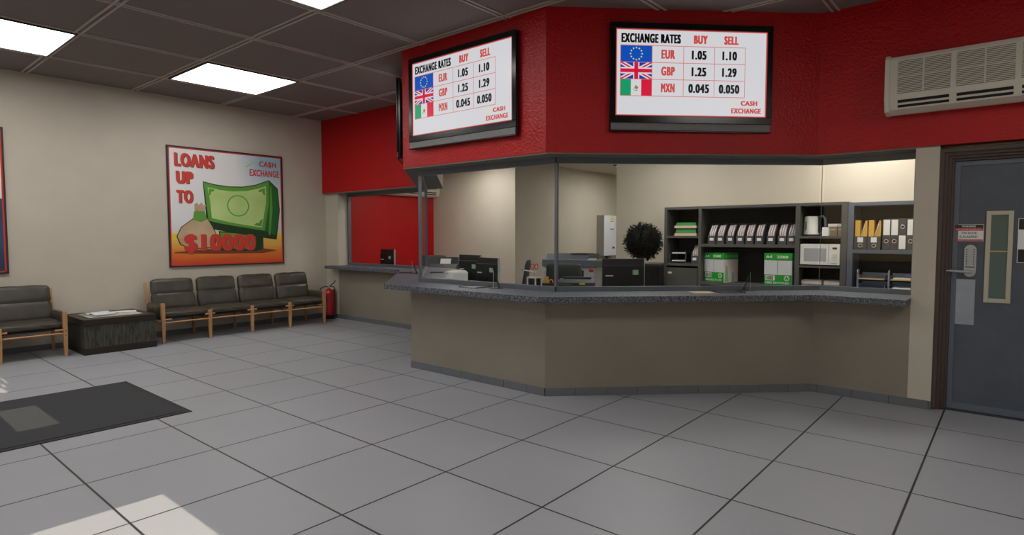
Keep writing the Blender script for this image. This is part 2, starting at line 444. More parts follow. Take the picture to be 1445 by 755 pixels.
w = MB(); w.prism([(WX, 6.405), (-7.41, 6.405), (-5.56, 4.605), (-3.458, 4.605), (-1.52, 6.475), (-.535, 6.475), (-.535, 6.9), (-1.69, 6.9), (-3.62, 5.0), (-5.45, 5.0), (-7.32, 6.9), (WX, 6.9)], BZ-.002, BZ+.01)
struct(w.build('trim_2', M_under))
# counter front wall pieces that carry on to the ceiling
struct(B('wall_pillar_left', M_cream, None, WX, -9.72, 6.47, 6.74, 0, BZ-.002))
struct(B('wall_pillar_right', M_cream, None, -.712, -.535, 6.47, 6.90, 0, BZ-.002))
struct(B('wall_door_side', M_cream, None, .60, XR, 6.47, 6.90, 0, BZ-.002))
struct(B('wall_over_door', M_cream, None, -.535, .60, 6.62, 6.90, 2.325, BZ+.01))
# office shell
w = MB(); w.box(WX-.2, WX, 6.74, 9.24, 0, OZ)
struct(w.build('wall_office_left', M_redflat))
struct(B('wall_office_back_left', M_cream, None, WX-.2, -7.708, 9.24, 9.44, 0, OZ))
struct(B('wall_office_recess', M_cream, None, -7.908, -7.708, 9.44, 14.2, 0, OZ))
struct(B('wall_office_end', M_cream, None, -7.708, -4.9, 14., 14.2, 0, OZ))
struct(B('wall_office_back', M_cream, None, -4.90, -1.40, 8.40, 8.60, 0, OZ))
struct(B('wall_office_back_right', M_cream, None, -1.40, XR, 8.40, 8.60, 0, OZ))
struct(B('wall_office_return', M_cream, None, -4.90, -4.7, 8.60, 14., 0, OZ))
struct(B('wall_office_right', M_cream, None, -.56, -.40, 6.9, 8.40, 0, OZ))
w = MB(); w.prism([(WX, 6.9), (-7.32, 6.9), (-5.45, 5.0), (-3.62, 5.0), (-1.69, 6.9), (XR, 6.9), (XR, 14.2), (WX, 14.2)], OZ, OZ+.1)
struct(w.build('ceiling_office', mat('office_ceiling_tile', srgb(196, 186, 172), .8)))

# skirtings (strip plus dark joints)
def skirting(name, a, b, h=.078, t=.012, out=(0, -1), step=.3065, first=.23):
    a = Vector((*a, 0)); b = Vector((*b, 0)); d = (b-a); L = d.length; d.normalize(); n = Vector((*out, 0)).normalized()
    w = MB(); x = 0; cuts = [0]; c = first
    while c < L-.01: cuts.append(c); c += step
    cuts.append(L)
    for p, q in zip(cuts, cuts[1:]):
        P, Q = a+d*(p+.0025), a+d*(q-.0025)
        w.prism([P.xy, Q.xy, (Q+n*t).xy, (P+n*t).xy], 0, h)
    o = struct(w.build(name, M_skirt))
    MB().prism([a.xy, b.xy, (b+n*t*.5).xy, (a+n*t*.5).xy], 0, h-.004).build('joint', M_joint, o)
    return o
skirting('baseboard_left', (WX, YF), (WX, 6.47), out=(1, 0), h=.075)
skirting('baseboard_front_left', (WX, 6.47), (-7.31, 6.47))
skirting('baseboard_left_panel', (-5.44, 4.6), (-3.458, 4.6))
skirting('baseboard_mid_panel', (-3.458, 4.6), (-1.52, 6.47), out=(1, -1), first=.30)
skirting('baseboard_right_panel', (-1.52, 6.47), (-.535, 6.47), first=.05)

# ------------------------------------------------------------------ service counter
ctr = thing('service_counter', 'cream counter front, coloured darker for shade, running under the granite worktop', 'counter')
for (pts) in ([(-9.72, 6.47), (-7.31, 6.47), (-7.31, 6.62), (-9.72, 6.62)],
              [(-7.31, 6.47), (-5.44, 4.60), (-5.38, 4.75), (-7.25, 6.62)],
              [(-5.44, 4.60), (-3.458, 4.60), (-3.52, 4.75), (-5.38, 4.75)],
              [(-3.458, 4.60), (-1.52, 6.47), (-1.582, 6.62), (-3.52, 4.75)],
              [(-1.52, 6.47), (-.712, 6.47), (-.712, 6.62), (-1.582, 6.62)]):
    MB().prism(pts, 0, .942).build('front_panel', M_counter, ctr)
w = MB()
slab = [(-9.88, 6.27), (-7.66, 6.27), (-5.60, 4.33), (-3.335, 4.33), (-1.43, 6.20), (-.712, 6.20), (-.712, 7.13), (-1.8, 7.13), (-3.73, 5.23), (-5.35, 5.23), (-7.29, 7.17), (-9.72, 7.17), (-9.72, 6.468), (-9.88, 6.468)]
w.prism(slab, .943, .998)
o = w.build('granite_worktop', M_granite)
tag(o, 'long speckled grey granite worktop bending around the teller counter', 'worktop')
# staff desk behind, below the granite
dk = thing('staff_desk', 'grey staff desk running low behind the granite worktop', 'desk')
MB().prism([(-9.7, 7.19), (-7.28, 7.19), (-5.34, 5.25), (-3.74, 5.25), (-1.81, 7.15), (-.72, 7.15), (-.72, 7.45), (-1.95, 7.45), (-3.5, 6.0), (-5.4, 6.15), (-7.05, 7.8), (-9.7, 7.8)], .73, .76).build('desktop', M_desk, dk)
for (x, y) in ((-9.5, 7.5), (-7.4, 7.5), (-5.3, 5.7), (-3.6, 5.7), (-2., 7.25), (-.9, 7.3)):
    B('leg', M_black2, dk, x-.03, x+.03, y-.03, y+.03, 0, .73)

# ------------------------------------------------------------------ teller glazing
gl = struct(bpy.data.objects.new('window_1', None)); COL.objects.link(gl)
P = [(-9.72, 6.70), (-7.52, 6.70), (-5.61, 4.90), (-3.545, 4.90), (-1.55, 6.80), (-.712, 6.80)]
def rail(a, b, z0, z1, t, name):
    a = Vector(a); b = Vector(b); d = (b-a).normalized(); n = Vector((-d.y, d.x))*t/2
    MB().prism([a-n, b-n, b+n, a+n], z0, z1).build(name, M_frame, gl)
for a, b in zip(P, P[1:]):
    rail(a, b, .998, 1.045, .05, 'bottom_rail'); rail(a, b, BZ-.058, BZ-.002, .05, 'top_rail')
    a2 = Vector(a); b2 = Vector(b); d = (b2-a2).normalized(); n = Vector((-d.y, d.x))*.004
    a3 = a2+d*.026; b3 = b2-d*.026
    MB().prism([a3-n, b3-n, b3+n, a3+n], 1.046, BZ-.059).build('glass_pane', M_glass, gl)
def post(p, s=.044, z0=1.045):
    B('post', M_frame, gl, p[0]-s/2, p[0]+s/2, p[1]-s/2, p[1]+s/2, z0, BZ-.058)
B('post', M_frame, gl, -9.719, -9.68, 6.67, 6.73, 1.045, BZ-.058)
for p in (P[1], P[2]): post(p, .030)
post(P[3], .030)
B('post', M_frame, gl, -.75, -.7125, 6.775, 6.825, 1.045, BZ-.058)
B('glazing_seam', mat('grey_silicone', srgb(120, 118, 108), .6), gl, P[4][0]-.002, P[4][0]+.002, P[4][1]-.002, P[4][1]+.002, 1.046, BZ-.059)

# ------------------------------------------------------------------ televisions
def make_tv():
    t = thing('television', 'x', 'television')
    w = 1.60; h = 1.02
    MB().box(-w/2, w/2, -.05, -.008, .0, h, bev=.012).box(-.5, .5, -.012, -.001, .3, .8).build('casing', M_gloss, t)
    f = MB()
    b = .055
    y0, y1 = -.066, -.05
    f.box(-w/2, w/2, y0, y1, h-.058, h, bev=.004).box(-w/2, -w/2+b, y0, y1, .15, h-.058, bev=.004).box(w/2-b, w/2, y0, y1, .15, h-.058, bev=.004).box(-w/2, w/2, y0, y1, .082, .15, bev=.004)
    f.box(-w/2, w/2, y0, y1, 0, .012, bev=.003)
    f.build('bezel', M_gloss, t)
    MB().box(-w/2+.012, w/2-.012, -.062, -.05, .013, .081, bev=.004).build('speaker_bar', M_greybar, t, 'grey speaker bar below the screen')
    sx0, sx1, sz0, sz1 = -w/2+b, w/2-b, .15, h-.058
    sc = B('screen', E_white, t, sx0, sx1, -.054, -.05, sz0, sz1)
    W = sx1-sx0; H = sz1-sz0
    X = lambda u: sx0+u*W
    Z = lambda v: sz1-v*H
    y = -.0545
    def flat(name, m, *rects, yy=y):
        q = MB()
        for (u0, u1, v0, v1) in rects:
            q.box(X(u0), X(u1), yy-.0006, yy, Z(v1), Z(v0))
        return q.build(name, m, sc)
    e = .008
    flat('screen_border', E_red, (0, 1, 0, e*1.4), (0, 1, 1-e*1.6, 1), (0, e, 0, 1), (1-e, 1, 0, 1))
    cx = [.030, .236, .443, .648, .852]; rz = [.188, .382, .576, .770]
    lt = .0028; g = []
    for v in rz: g.append((cx[0], cx[4], v-lt*1.3, v+lt*1.3))
    for u in cx: g.append((u-lt/1.6, u+lt/1.6, rz[0], rz[3]))
    flat('table_grid', E_line, *g, yy=y-.0008)
    def T(s, u0, u1, v0, v1, m, bold=.095): lettering(s, (X(u0), X(u1), Z(v1), Z(v0)), y-.0012, m, sc, bold=bold)
    T('EXCHANGE RATES', .035, .423, .052, .158, E_black)
    T('BUY', .508, .600, .058, .155, E_red); T('SELL', .710, .806, .056, .155, E_red)
    for i, (c, b_, s_) in enumerate((('EUR', '1.05', '1.10'), ('GBP', '1.25', '1.29'), ('MXN', '0.045', '0.050'))):
        v = rz[i]; v0, v1 = v+.045, v+.148
        T(c, .296, .386, v0, v1, E_red, .08)
        wd = .098 if i < 2 else .138
        T(b_, .545-wd/2, .545+wd/2, v0, v1, E_black, .075); T(s_, .748-wd/2, .748+wd/2, v0, v1, E_black, .075)
    T('CASH', .828, .940, .808, .862, E_red, .08); T('EXCHANGE', .765, .965, .895, .955, E_red, .08)
    # flags
    fu0, fu1 = cx[0]+.001, cx[1]-.001
    f1 = flat('flag', E_blue, (fu0, fu1, rz[0]+.003, rz[1]))
    q = MB(); cu, cv = (fu0+fu1)/2, (rz[0]+rz[1])/2
    for k in range(12):
        a = 2*pi*k/12; ux = X(cu)+sin(a)*.056; uz = Z(cv)+cos(a)*.056
        pts = []
        for j in range(10):
            rr = .0105 if j % 2 == 0 else .0045
            pts.append((ux+rr*sin(pi*j/5), uz+rr*cos(pi*j/5)))
        q.xz(pts[::-1], y-.0014, y-.0008)
    q.build('star_ring', E_star, sc)
    flat('flag', E_navy, (fu0, fu1, rz[1], rz[2]))
    x0, x1, z0, z1 = X(fu0), X(fu1), Z(rz[2]), Z(rz[1]); mx_, mz_ = (x0+x1)/2, (z0+z1)/2
    hw, hh = (x1-x0)/2, (z1-z0)/2
    def clipdiag(name, m, half, yy, s, off=0.):
        # diagonal band clipped to the flag rectangle
        q = MB(); L = math.hypot(hw, hh); dx, dz = hw/L, s*hh/L; nx, nz = -dz, dx
        poly = [(mx_-dx*2*L+nx*(off-half), mz_-dz*2*L+nz*(off-half)), (mx_+dx*2*L+nx*(off-half), mz_+dz*2*L+nz*(off-half)), (mx_+dx*2*L+nx*(off+half), mz_+dz*2*L+nz*(off+half)), (mx_-dx*2*L+nx*(off+half), mz_-dz*2*L+nz*(off+half))]
        def clip(p, f, inter):
            out = []
            for i in range(len(p)):
                a, b = p[i-1], p[i]
                if f(b):
                    if not f(a): out.append(inter(a, b))
                    out.append(b)
                elif f(a): out.append(inter(a, b))
            return out
        ix = lambda c: (lambda a, b: (c, a[1]+(b[1]-a[1])*(c-a[0])/(b[0]-a[0])))
        iz = lambda c: (lambda a, b: (a[0]+(b[0]-a[0])*(c-a[1])/(b[1]-a[1]), c))
        poly = clip(poly, lambda p: p[0] >= x0, ix(x0)); poly = clip(poly, lambda p: p[0] <= x1, ix(x1))
        poly = clip(poly, lambda p: p[1] >= z0, iz(z0)); poly = clip(poly, lambda p: p[1] <= z1, iz(z1))
        q.xz(poly, yy-.0004, yy); q.build(name, m, sc)
    for s in (1, -1):
        clipdiag('white_saltire', E_white, .019, y-.0008, s); clipdiag('red_saltire', E_crim, .0065, y-.0013, s)
    q = MB().box(x0, x1, y-.0024, y-.0018, mz_-.030, mz_+.030).box(mx_-.030, mx_+.030, y-.0024, y-.0018, z0, z1); q.build('white_cross', E_white, sc)
    q = MB().box(x0, x1, y-.0030, y-.0024, mz_-.017, mz_+.017).box(mx_-.019, mx_+.019, y-.0030, y-.0024, z0, z1); q.build('red_cross', E_crim, sc)
    t3 = (fu1-fu0)/3
    flat('flag', E_green, (fu0, fu0+t3, rz[2], rz[3]-.004)); flat('flag', E_crim, (fu1-t3, fu1, rz[2], rz[3]-.004))
    ex, ez = X((fu0+fu1)/2), Z((rz[2]+rz[3])/2)
    MB().xz([(ex-.016, ez-.004), (ex-.006, ez-.016), (ex+.012, ez-.016), (ex+.02, ez-.004), (ex+.02, ez+.012), (ex+.008, ez+.006), (ex+.004, ez+.022), (ex-.008, ez+.018), (ex-.012, ez+.008)][::-1], y-.0016, y-.001).build('flag_emblem', E_brown, sc)
    MB().tube([(ex-.026, y-.0012, ez-.012), (ex-.018, y-.0012, ez-.024), (ex, y-.0012, ez-.030), (ex+.018, y-.0012, ez-.024)], .0028, n=5).build('emblem_wreath', E_green, sc)
    q = MB(); pts = [(X(.752)+i*.008, y-.0012, Z(.872)+i*.0072+.004*sin(i*1.9)) for i in range(9)]
    q.tube(pts, .005, n=5, rs=[.008, .0075, .006, .006, .005, .005, .0045, .004, .003])
    q.tube([(X(.812), y-.0012, Z(.815)), (X(.806), y-.0012, Z(.795)), (X(.796), y-.0012, Z(.79))], .003, n=5)
    q.build('script_mark', E_wisp, sc)
    return t
def place(o, loc, rz, label=None):
    o.location = loc; o.rotation_euler = (0, 0, R(rz))
    if label: o['label'] = label
    return o
tv = make_tv()
GT = 'exchange rate screens on the red bulkhead'
tv['group'] = GT
place(tv, (-4.572, 4.598, 2.545), 0, 'exchange rate screen on the left front face of the red bulkhead, seen at a slant')
tv2 = place(copy_tree(tv), (-2.465, 5.591, 2.556), 45, 'wall screen of exchange rates on the angled middle red panel, seen square on')
BRK = 1
tv3 = place(copy_tree(tv), (-6.60, 5.54, 2.545), -45, 'black screen seen edge-on at the left end of the red bulkhead')
B('wall_bracket', M_black2, tv3, -.3, .3, .0, .069, .35, .75)

# ------------------------------------------------------------------ wall air conditioners
def make_ac():
    t = thing('air_conditioner', 'x', 'air conditioner')
    L = 1.75
    prof = [(0, 0.02), (-.05, 0), (-.10, .0), (-.17, .035), (-.20, .13), (-.20, .46), (-.185, .49), (0, .50)]
    MB().yz(prof, 0, L).build('housing', M_acw, t)
    MB().yz([(0, .005), (-.06, -.004), (-.175, .02), (-.212, .125), (-.212, .475), (-.19, .505), (0, .51)], -.035, 0).build('end_cap', M_acw, t)
    MB().yz([(0, .005), (-.06, -.004), (-.175, .02), (-.212, .125), (-.212, .475), (-.19, .505), (0, .51)], L, L+.035).build('end_cap', M_acw, t)
    n = 4; pw = (L-.08)/n
    for i in range(n):
        x0 = .04+i*pw; x1 = x0+pw
        gr = MB()
        B('grille_recess', M_acg, t, x0+.02, x1-.02, -.203, -.2, .165, .445)
        for k in range(19):
            z = .170+k*.0145; gr.box(x0+.02, x1-.02, -.209, -.203, z, z+.007)
        gr.box(x0+pw/2-.006, x0+pw/2+.006, -.212, -.203, .165, .445); gr.box(x0+.02, x1-.02, -.211, -.203, .30, .31)
        gr.build('grille', M_acw, t)
        # two outlet slots on the sloping lower face
        q = MB()
        for (a, b) in ((.14, .36), (.55, .80)):
            ya, za = -.17-.03*(1-(1-a)), .035+.095*a; yb, zb = -.17-.03*b, .035+.095*b
            q.yz([(-.17-.03*a-.0035, .035+.095*a), (-.17-.03*b-.0035, .035+.095*b), (-.17-.03*b+.01, .035+.095*b), (-.17-.03*a+.01, .035+.095*a)], x0+.025, x1-.025)
        q.build('outlet_slot', M_acd, t)
    return t
ac = make_ac()
place(ac, (-.905, 6.468, 2.645), 0, 'off-white air conditioner on the red wall above the grey door')
ac['group'] = 'wall air conditioners'
ac2 = place(copy_tree(ac), (WX+.002, 7.47, 2.405), 90, 'off-white air conditioner inside the office, half hidden behind the teller glass')

# ------------------------------------------------------------------ posters
def poster_base(name, label, w, h, loc):
    t = thing(name, label, 'poster', loc, 90)
    f = MB(); b = .022
    f.box(0, w, -.03, -.002, 0, b).box(0, w, -.03, -.002, h-b, h).box(0, b, -.03, -.002, b, h-b).box(w-b, w, -.03, -.002, b, h-b)
    f.build('frame', P_frame, t)
    return t, b
pt, b = poster_base('framed_poster', 'square framed loan poster with red lettering above the long bench', 1.91, 1.905, (WX, 3.675, 1.062))
W = 1.91
pr = B('print', P_bg, pt, b, W-b, -.022, -.002, b, 1.905-b)
def pflat(name, m, *rects, y=-.0225):
    q = MB()
    for (x0, x1, z0, z1) in rects: q.box(x0, x1, y-.0006, y, z0, z1)
    return q.build(name, m, pr)
e = .022
pflat('red_border', P_red, (b, W-b, b, b+e*.8), (b, W-b, 1.905-b-e*.8, 1.905-b), (b, b+e*.8, b, 1.905-b), (W-b-e*.8, W-b, b, 1.905-b))
def Pz(pts): return [(u*W, (1-v)*1.905) for u, v in pts]
def ppoly(name, m, pts, y): return MB().xz(Pz(pts), y-.0005, y).build(name, m, pr)
# plain bundle of banknotes with a banded stand and a cloth bag
ppoly('ground_shade', mat('poster_ground_ink', srgb(128, 58, 34), .5), [(.04, .875), (.30, .855), (.75, .85), (.94, .875), (.80, .90), (.35, .895), (.04, .885)], -.0226)
ppoly('bundle_stand', P_grnk, [(.40, .70), (.80, .72), (.80, .86), (.74, .88), (.42, .87)], -.0230)
ppoly('stand_face', P_grnm, [(.41, .71), (.73, .73), (.72, .86), (.43, .85)], -.0236)
bot = [(.305, .665), (.40, .685), (.55, .71), (.70, .735), (.845, .755)]
top = [(.285, .285), (.38, .305), (.50, .315), (.62, .31), (.74, .285), (.865, .235)]
ppoly('bundle_outline', P_ink, [(.278, .277)]+[(u, v-.008) for u, v in top[1:]]+[(.95, .30), (.968, .50), (.93, .775), (.845, .765)]+[(u, v+.008) for u, v in bot[::-1]][1:], -.0242)
ppoly('bundle_edge', P_grnd, [(.865, .235), (.945, .305), (.96, .50), (.92, .765), (.80, .745), (.81, .5)], -.0248)
ppoly('bundle_edge_lines', P_grnm, [(.875, .275), (.888, .288), (.895, .5), (.868, .73), (.852, .735), (.868, .5)], -.0253)
ppoly('bundle_underside', P_grnk, [(.33, .62), (.80, .69), (.93, .74), (.92, .765), (.70, .735), (.305, .665)], -.0250)
ppoly('banknote_rim', P_grnm, top+[(.86, .45), (.815, .695), (.70, .678), (.55, .655), (.40, .63), (.318, .61), (.30, .45)], -.0258)
ppoly('banknote_face', P_grnl, [(.315, .325), (.42, .343), (.53, .35), (.66, .338), (.77, .31), (.835, .285), (.832, .44), (.79, .665), (.66, .648), (.50, .622), (.345, .588), (.335, .45)], -.0264)
for k, c in enumerate(([(.325, .335), (.375, .342), (.365, .36), (.345, .362), (.34, .39), (.325, .395)], [(.765, .325), (.825, .30), (.825, .37), (.805, .36), (.80, .335), (.77, .345)], [(.785, .655), (.715, .645), (.735, .625), (.76, .625), (.775, .60), (.80, .585)])):
    ppoly('corner_ornament', P_grnm, c, -.0269)
def pell(name, m, cu, cv, ru, rv, y): return MB().disc_y(cu*W, (1-cv)*1.905, ru*W, y-.0005, y, n=28, rz=rv*1.905).build(name, m, pr)
pell('note_medallion_ring', P_grnm, .575, .475, .098, .095, -.0269)
pell('note_medallion', P_grnl, .575, .475, .088, .085, -.0274)
bag = [(.215, .60), (.30, .585), (.345, .66), (.375, .73), (.37, .80), (.32, .84), (.17, .845), (.09, .81), (.065, .745), (.10, .67), (.165, .62), (.19, .60)]
ppoly('bag_outline', P_ink, [(u+(u-.22)*.05, v+(v-.72)*.05) for u, v in bag], -.0252+.0006)
ppoly('money_bag', P_bag, bag, -.0270)
ppoly('bag_neck', P_grnm, [(.20, .535), (.285, .53), (.305, .60), (.255, .625), (.19, .605)], -.0276)
ppoly('bag_ruffle', P_bag, [(.205, .475), (.225, .46), (.24, .48), (.265, .455), (.275, .48), (.30, .475), (.285, .53), (.205, .535)], -.0276)
def PT(s, u0, u1, v0, v1, m=P_red, bold=.085, yy=-.0290, sh=True):
    if sh: lettering(s, ((u0+.006)*W, (u1+.006)*W, (1-v1-.006)*1.905, (1-v0-.006)*1.905), yy+.0008, P_redsh, pr, name='lettering_shadow', bold=bold)
    lettering(s, (u0*W, u1*W, (1-v1)*1.905, (1-v0)*1.905), yy, m, pr, bold=bold)
PT('LOANS', .055, .375, .055, .165); PT('UP', .065, .20, .205, .305); PT('TO', .065, .195, .36, .465)
PT('$10000', .115, .725, .725, .89, bold=.07)
PT('CA$H', .775, .935, .062, .118, bold=.04, sh=False); PT('EXCHANGE', .685, .965, .140, .20, bold=.04, sh=False)
q = MB(); q.tube([((.655+i*.012)*W, -.0228, (1-.125+i*.0085+.003*sin(i*2))*1.905) for i in range(8)], .006, n=5, rs=[.012, .010, .009, .008, .007, .006, .005, .004]); q.build('script_mark', mat('poster_yellow_ink', srgb(214, 206, 96), .5), pr)

pt2, b = poster_base('framed_poster', 'dark navy framed poster cut off at the left edge of the photo', 1.91, 1.905, (WX, 1.725-1.91, 1.062))
pr = B('print', P_white, pt2, b, W-b, -.022, -.002, b, 1.905-b)
pflat('red_border', P_red, (b, W-b, b, b+e*.8), (b, W-b, 1.905-b-e*.8, 1.905-b), (b, b+e*.8, b, 1.905-b), (W-b-e*.8, W-b, b, 1.905-b))
pflat('navy_field', P_navy, (b+e*.8, W-b-e*.8, b+e*.8, .98), y=-.0228)

# ------------------------------------------------------------------ benches
def make_bench(n=4, pitch=.655):
    t = thing('bench', 'x', 'bench')
    L = n*pitch; X = [-L/2+i*pitch for i in range(n+1)]
    for i, x in enumerate(X):
        end = i in (0, n); h = .585 if end else .435
        q = MB(); q.bm.verts.ensure_lookup_table()
        a, c = .0235, .016
        y = -.30
        vs = [q.bm.verts.new((x+sx*w, y+sy*w, z)) for (w, z) in ((c, 0), (a, .30), (a, h-.006), (a-.006, h)) for sx, sy in ((-1, -1), (1, -1), (1, 1), (-1, 1))]
        q.bm.faces.new(vs[0:4][::-1]); q.bm.faces.new(vs[-4:])
        for r in range(3):
            for k in range(4): q.bm.faces.new((vs[r*4+k], vs[r*4+(k+1) % 4], vs[r*4+4+(k+1) % 4], vs[r*4+4+k]))
        lg = q.build('front_leg', M_wood, t)
        for zs in (.275, .335): MB().disc_y(x, zs, .006, y-a-.003, y-a+.002, n=8).build('screw', M_black2, lg)
        q = MB(); y = .30
        vs = [q.bm.verts.new((x+sx*w, y+sy*w, z)) for (w, z) in ((.014, 0), (.021, .34)) for sx, sy in ((-1, -1), (1, -1), (1, 1), (-1, 1))]
        q.bm.faces.new(vs[0:4][::-1]); q.bm.faces.new(vs[-4:])
        for k in range(4): q.bm.faces.new((vs[k], vs[(k+1) % 4], vs[4+(k+1) % 4], vs[4+k]))
        q.build('rear_leg', M_wood, t)
        MB().tube([(x, -.28, .285), (x, .30, .315)], .0125, n=8).build('cross_rail', M_wood, t)
        MB().box(x-.018, x+.018, -.014, .014, 0, .50, bev=.004, M=Matrix.Translation((0, .255, .365)) @ Matrix.Rotation(R(-13), 4, 'X')).build('back_post', M_wood, t)
        if not end:
            MB().tube([(x-.075, -.305, .375), (x+.075, -.305, .375)], .0125, n=8).build('peg', M_wood, t)
        else:
            s = 1 if i == 0 else -1
            MB().tube([(x, -.305, .348), (x+s*.11, -.305, .348)], .0115, n=8).build('peg', M_wood, t)
    MB().tube([(X[0], -.30, .302), (X[-1], -.30, .302)], .0125, n=8).build('front_rail', M_wood, t)
    MB().tube([(X[0], .285, .315), (X[-1], .285, .315)], .0125, n=8).build('rear_rail', M_wood, t)
    MB().box(X[0]+.03, X[-1]-.03, -.275, .22, .345, .362).build('seat_sling', M_seam2, t)
    for i in range(n):
        c = (X[i]+X[i+1])/2
        MB().soft(c, -.02, .412, pitch-.006, .53, .10, k=.45, n=12, wr=.004).build('seat_cushion', M_leather, t)
        Mx = Matrix.Translation((c, .205, .665)) @ Matrix.Rotation(R(-13), 4, 'X')
        MB().soft(0, 0, 0, pitch-.07, .10, .47, k=.38, n=16, groove=(2, .02, .016), wr=.003, M=Mx).build('back_cushion', M_leather, t)
    for s, x in ((-1, X[0]), (1, X[-1])):
        Mx = Matrix.Translation((x-s*.0, -.02, .0))
        q = MB()
        q.soft(0, -.0, .455, .085, .50, .22, k=.45, n=10, wr=.003, M=Mx)
        q.build('armrest', M_leather, t)
    return t
bn = make_bench(); bn['group'] = 'leather benches along the left wall'
place(bn, (-9.645, 4.60, 0), 90, 'four-seat olive leather bench with oak legs below the loan poster')
bn2 = place(copy_tree(bn), (-9.645, .82, 0), 90, 'olive leather bench with oak legs at the left edge, left of the low table')

# ------------------------------------------------------------------ low table
tb = thing('low_table', 'boxy dark wooden low table with mottled grey sides between the benches', 'table', (-9.655, 2.722, 0), 90)
w2, d2 = .43, .46
B('plinth', M_dark, tb, -w2, w2, -d2, d2, 0, .09, bev=.004)
B('body', M_weave, tb, -w2+.008, w2-.008, -d2+.008, d2-.008, .088, .385)
f = MB(); f.box(-w2, w2, -d2, -d2+.21, .383, .465, bev=.004).box(-w2, w2, d2-.12, d2, .383, .465, bev=.004).box(-w2, -w2+.125, -d2+.21, d2-.12, .383, .465, bev=.003).box(w2-.085, w2, -d2+.21, d2-.12, .383, .465, bev=.003)
f.build('top_frame', M_dark, tb)
B('top_inset', M_inset, tb, -w2+.12, w2-.08, -d2+.2, d2-.11, .385, .462)
# papers lying on it
def paper_stack(label, loc, rz, a=.21, b=.297, h=.004, m=M_papern, n=3, name='magazine', cat='magazine', lift=0, skew=4):
    t = thing(name, label, cat, loc, rz)
    for k in range(n):
        z = k*h
        Mx = Matrix.Rotation(R(random.uniform(-skew, skew)), 4, 'Z')
        q = MB(); q.box(-a/2, a/2, -b/2, b/2, z+.0003, z+h-.0003, M=Mx)
        q.build('cover' if k == n-1 else 'page_block', m if k == n-1 else M_paper, t)
    return t
paper_stack('open grey newspaper lying on the left of the low table', (-9.67, 2.60, .4652), 12, a=.30, b=.30, h=.005)
np_ = MB(); nn = 10
for side in (-1, 1):
    for i in range(nn):
        def hz(u): return .017+.022*math.sin(u*pi)*(1-.3*u)
        u0, u1 = i/nn, (i+1)/nn
        np_.xz([(side*u0*.17, hz(u0)), (side*u1*.17, hz(u1)), (side*u1*.17, hz(u1)+.0012), (side*u0*.17, hz(u0)+.0012)][::side], -.145, .145)
no_ = [x for x in COL.objects if x.get('category') == 'magazine'][0]
np_.build('curled_pages', M_papern, no_)
paper_stack('white brochure lying on the right half of the low table', (-9.74, 2.95, .4652), -14, a=.2, b=.24, m=M_paper)
paper_stack('small dark and yellow leaflet between newspaper and brochure on the table', (-9.69, 2.80, .4652), 40, a=.05, b=.12, m=mat('leaflet_print', srgb(40, 42, 40), .6, col2=srgb(206, 190, 90), nscale=9), name='leaflet', cat='leaflet')

# ------------------------------------------------------------------ door mat
mt = thing('door_mat', 'large black rubber door mat on the tiles', 'mat')
B('edging', M_mate, mt, -7.23, -5.545, -1.2, 2.165, .0005, .006)
B('pile', M_mat, mt, -7.17, -5.605, -1.14, 2.105, .006, .010)

# ------------------------------------------------------------------ fire extinguisher
ex = thing('fire_extinguisher', 'red fire extinguisher standing in the corner beside the bench end', 'fire extinguisher', (-9.83, 6.325, 0), 54)
MB().lathe([(.100, 0), (.106, .01), (.106, .075), (.1, .08)]).build('foot_ring', M_black, ex)
MB().lathe([(.10, .08), (.101, .085), (.101, .45), (.098, .485), (.085, .52), (.06, .545), (.03, .555), (.028, .575), (.02, .58)]).build('cylinder', M_extred, ex)
MB().lathe([(.016, .575), (.022, .58), (.022, .61), (.012, .62)]).build('valve', M_steel, ex)
MB().tube([(0, 0, .61), (.03, 0, .625), (.075, 0, .655), (.12, 0, .715)], .009, n=8).build('handle', M_black, ex)
MB().tube([(.0, 0, .598), (.05, 0, .605), (.105, 0, .585)], .008, n=8).build('carry_grip', M_black, ex)
MB().tube([(-.01, -.01, .60), (-.07, -.02, .605), (-.125, -.03, .59), (-.155, -.035, .55), (-.16, -.035, .50), (-.158, -.035, .455)], .011, n=8, rs=[.008, .009, .009, .011, .014, .018]).build('hose', M_black, ex)
def curved_label(name, m, a0, a1, z0, z1, r, par):
    q = MB(); n = 8
    for i in range(n):
        a, b_ = a0+(a1-a0)*i/n, a0+(a1-a0)*(i+1)/n
        pts = [(r*cos(a), r*sin(a)), (r*cos(b_), r*sin(b_)), ((r+.0015)*cos(b_), (r+.0015)*sin(b_)), ((r+.0015)*cos(a), (r+.0015)*sin(a))]
        q.prism(pts, z0, z1)
    return q.build(name, m, par)
curved_label('label', mat('extinguisher_label', srgb(60, 54, 54), .5), R(-150), R(-100), .36, .43, .1015, ex)
for k in range(5):
    curved_label('label', mat('extinguisher_label2', srgb(100, 70, 68), .5), R(-148), R(-112), .13+k*.045, .16+k*.045, .1015, ex)
B('wall_bracket', M_black, ex, .08, .112, -.03, .05, .1, .56)

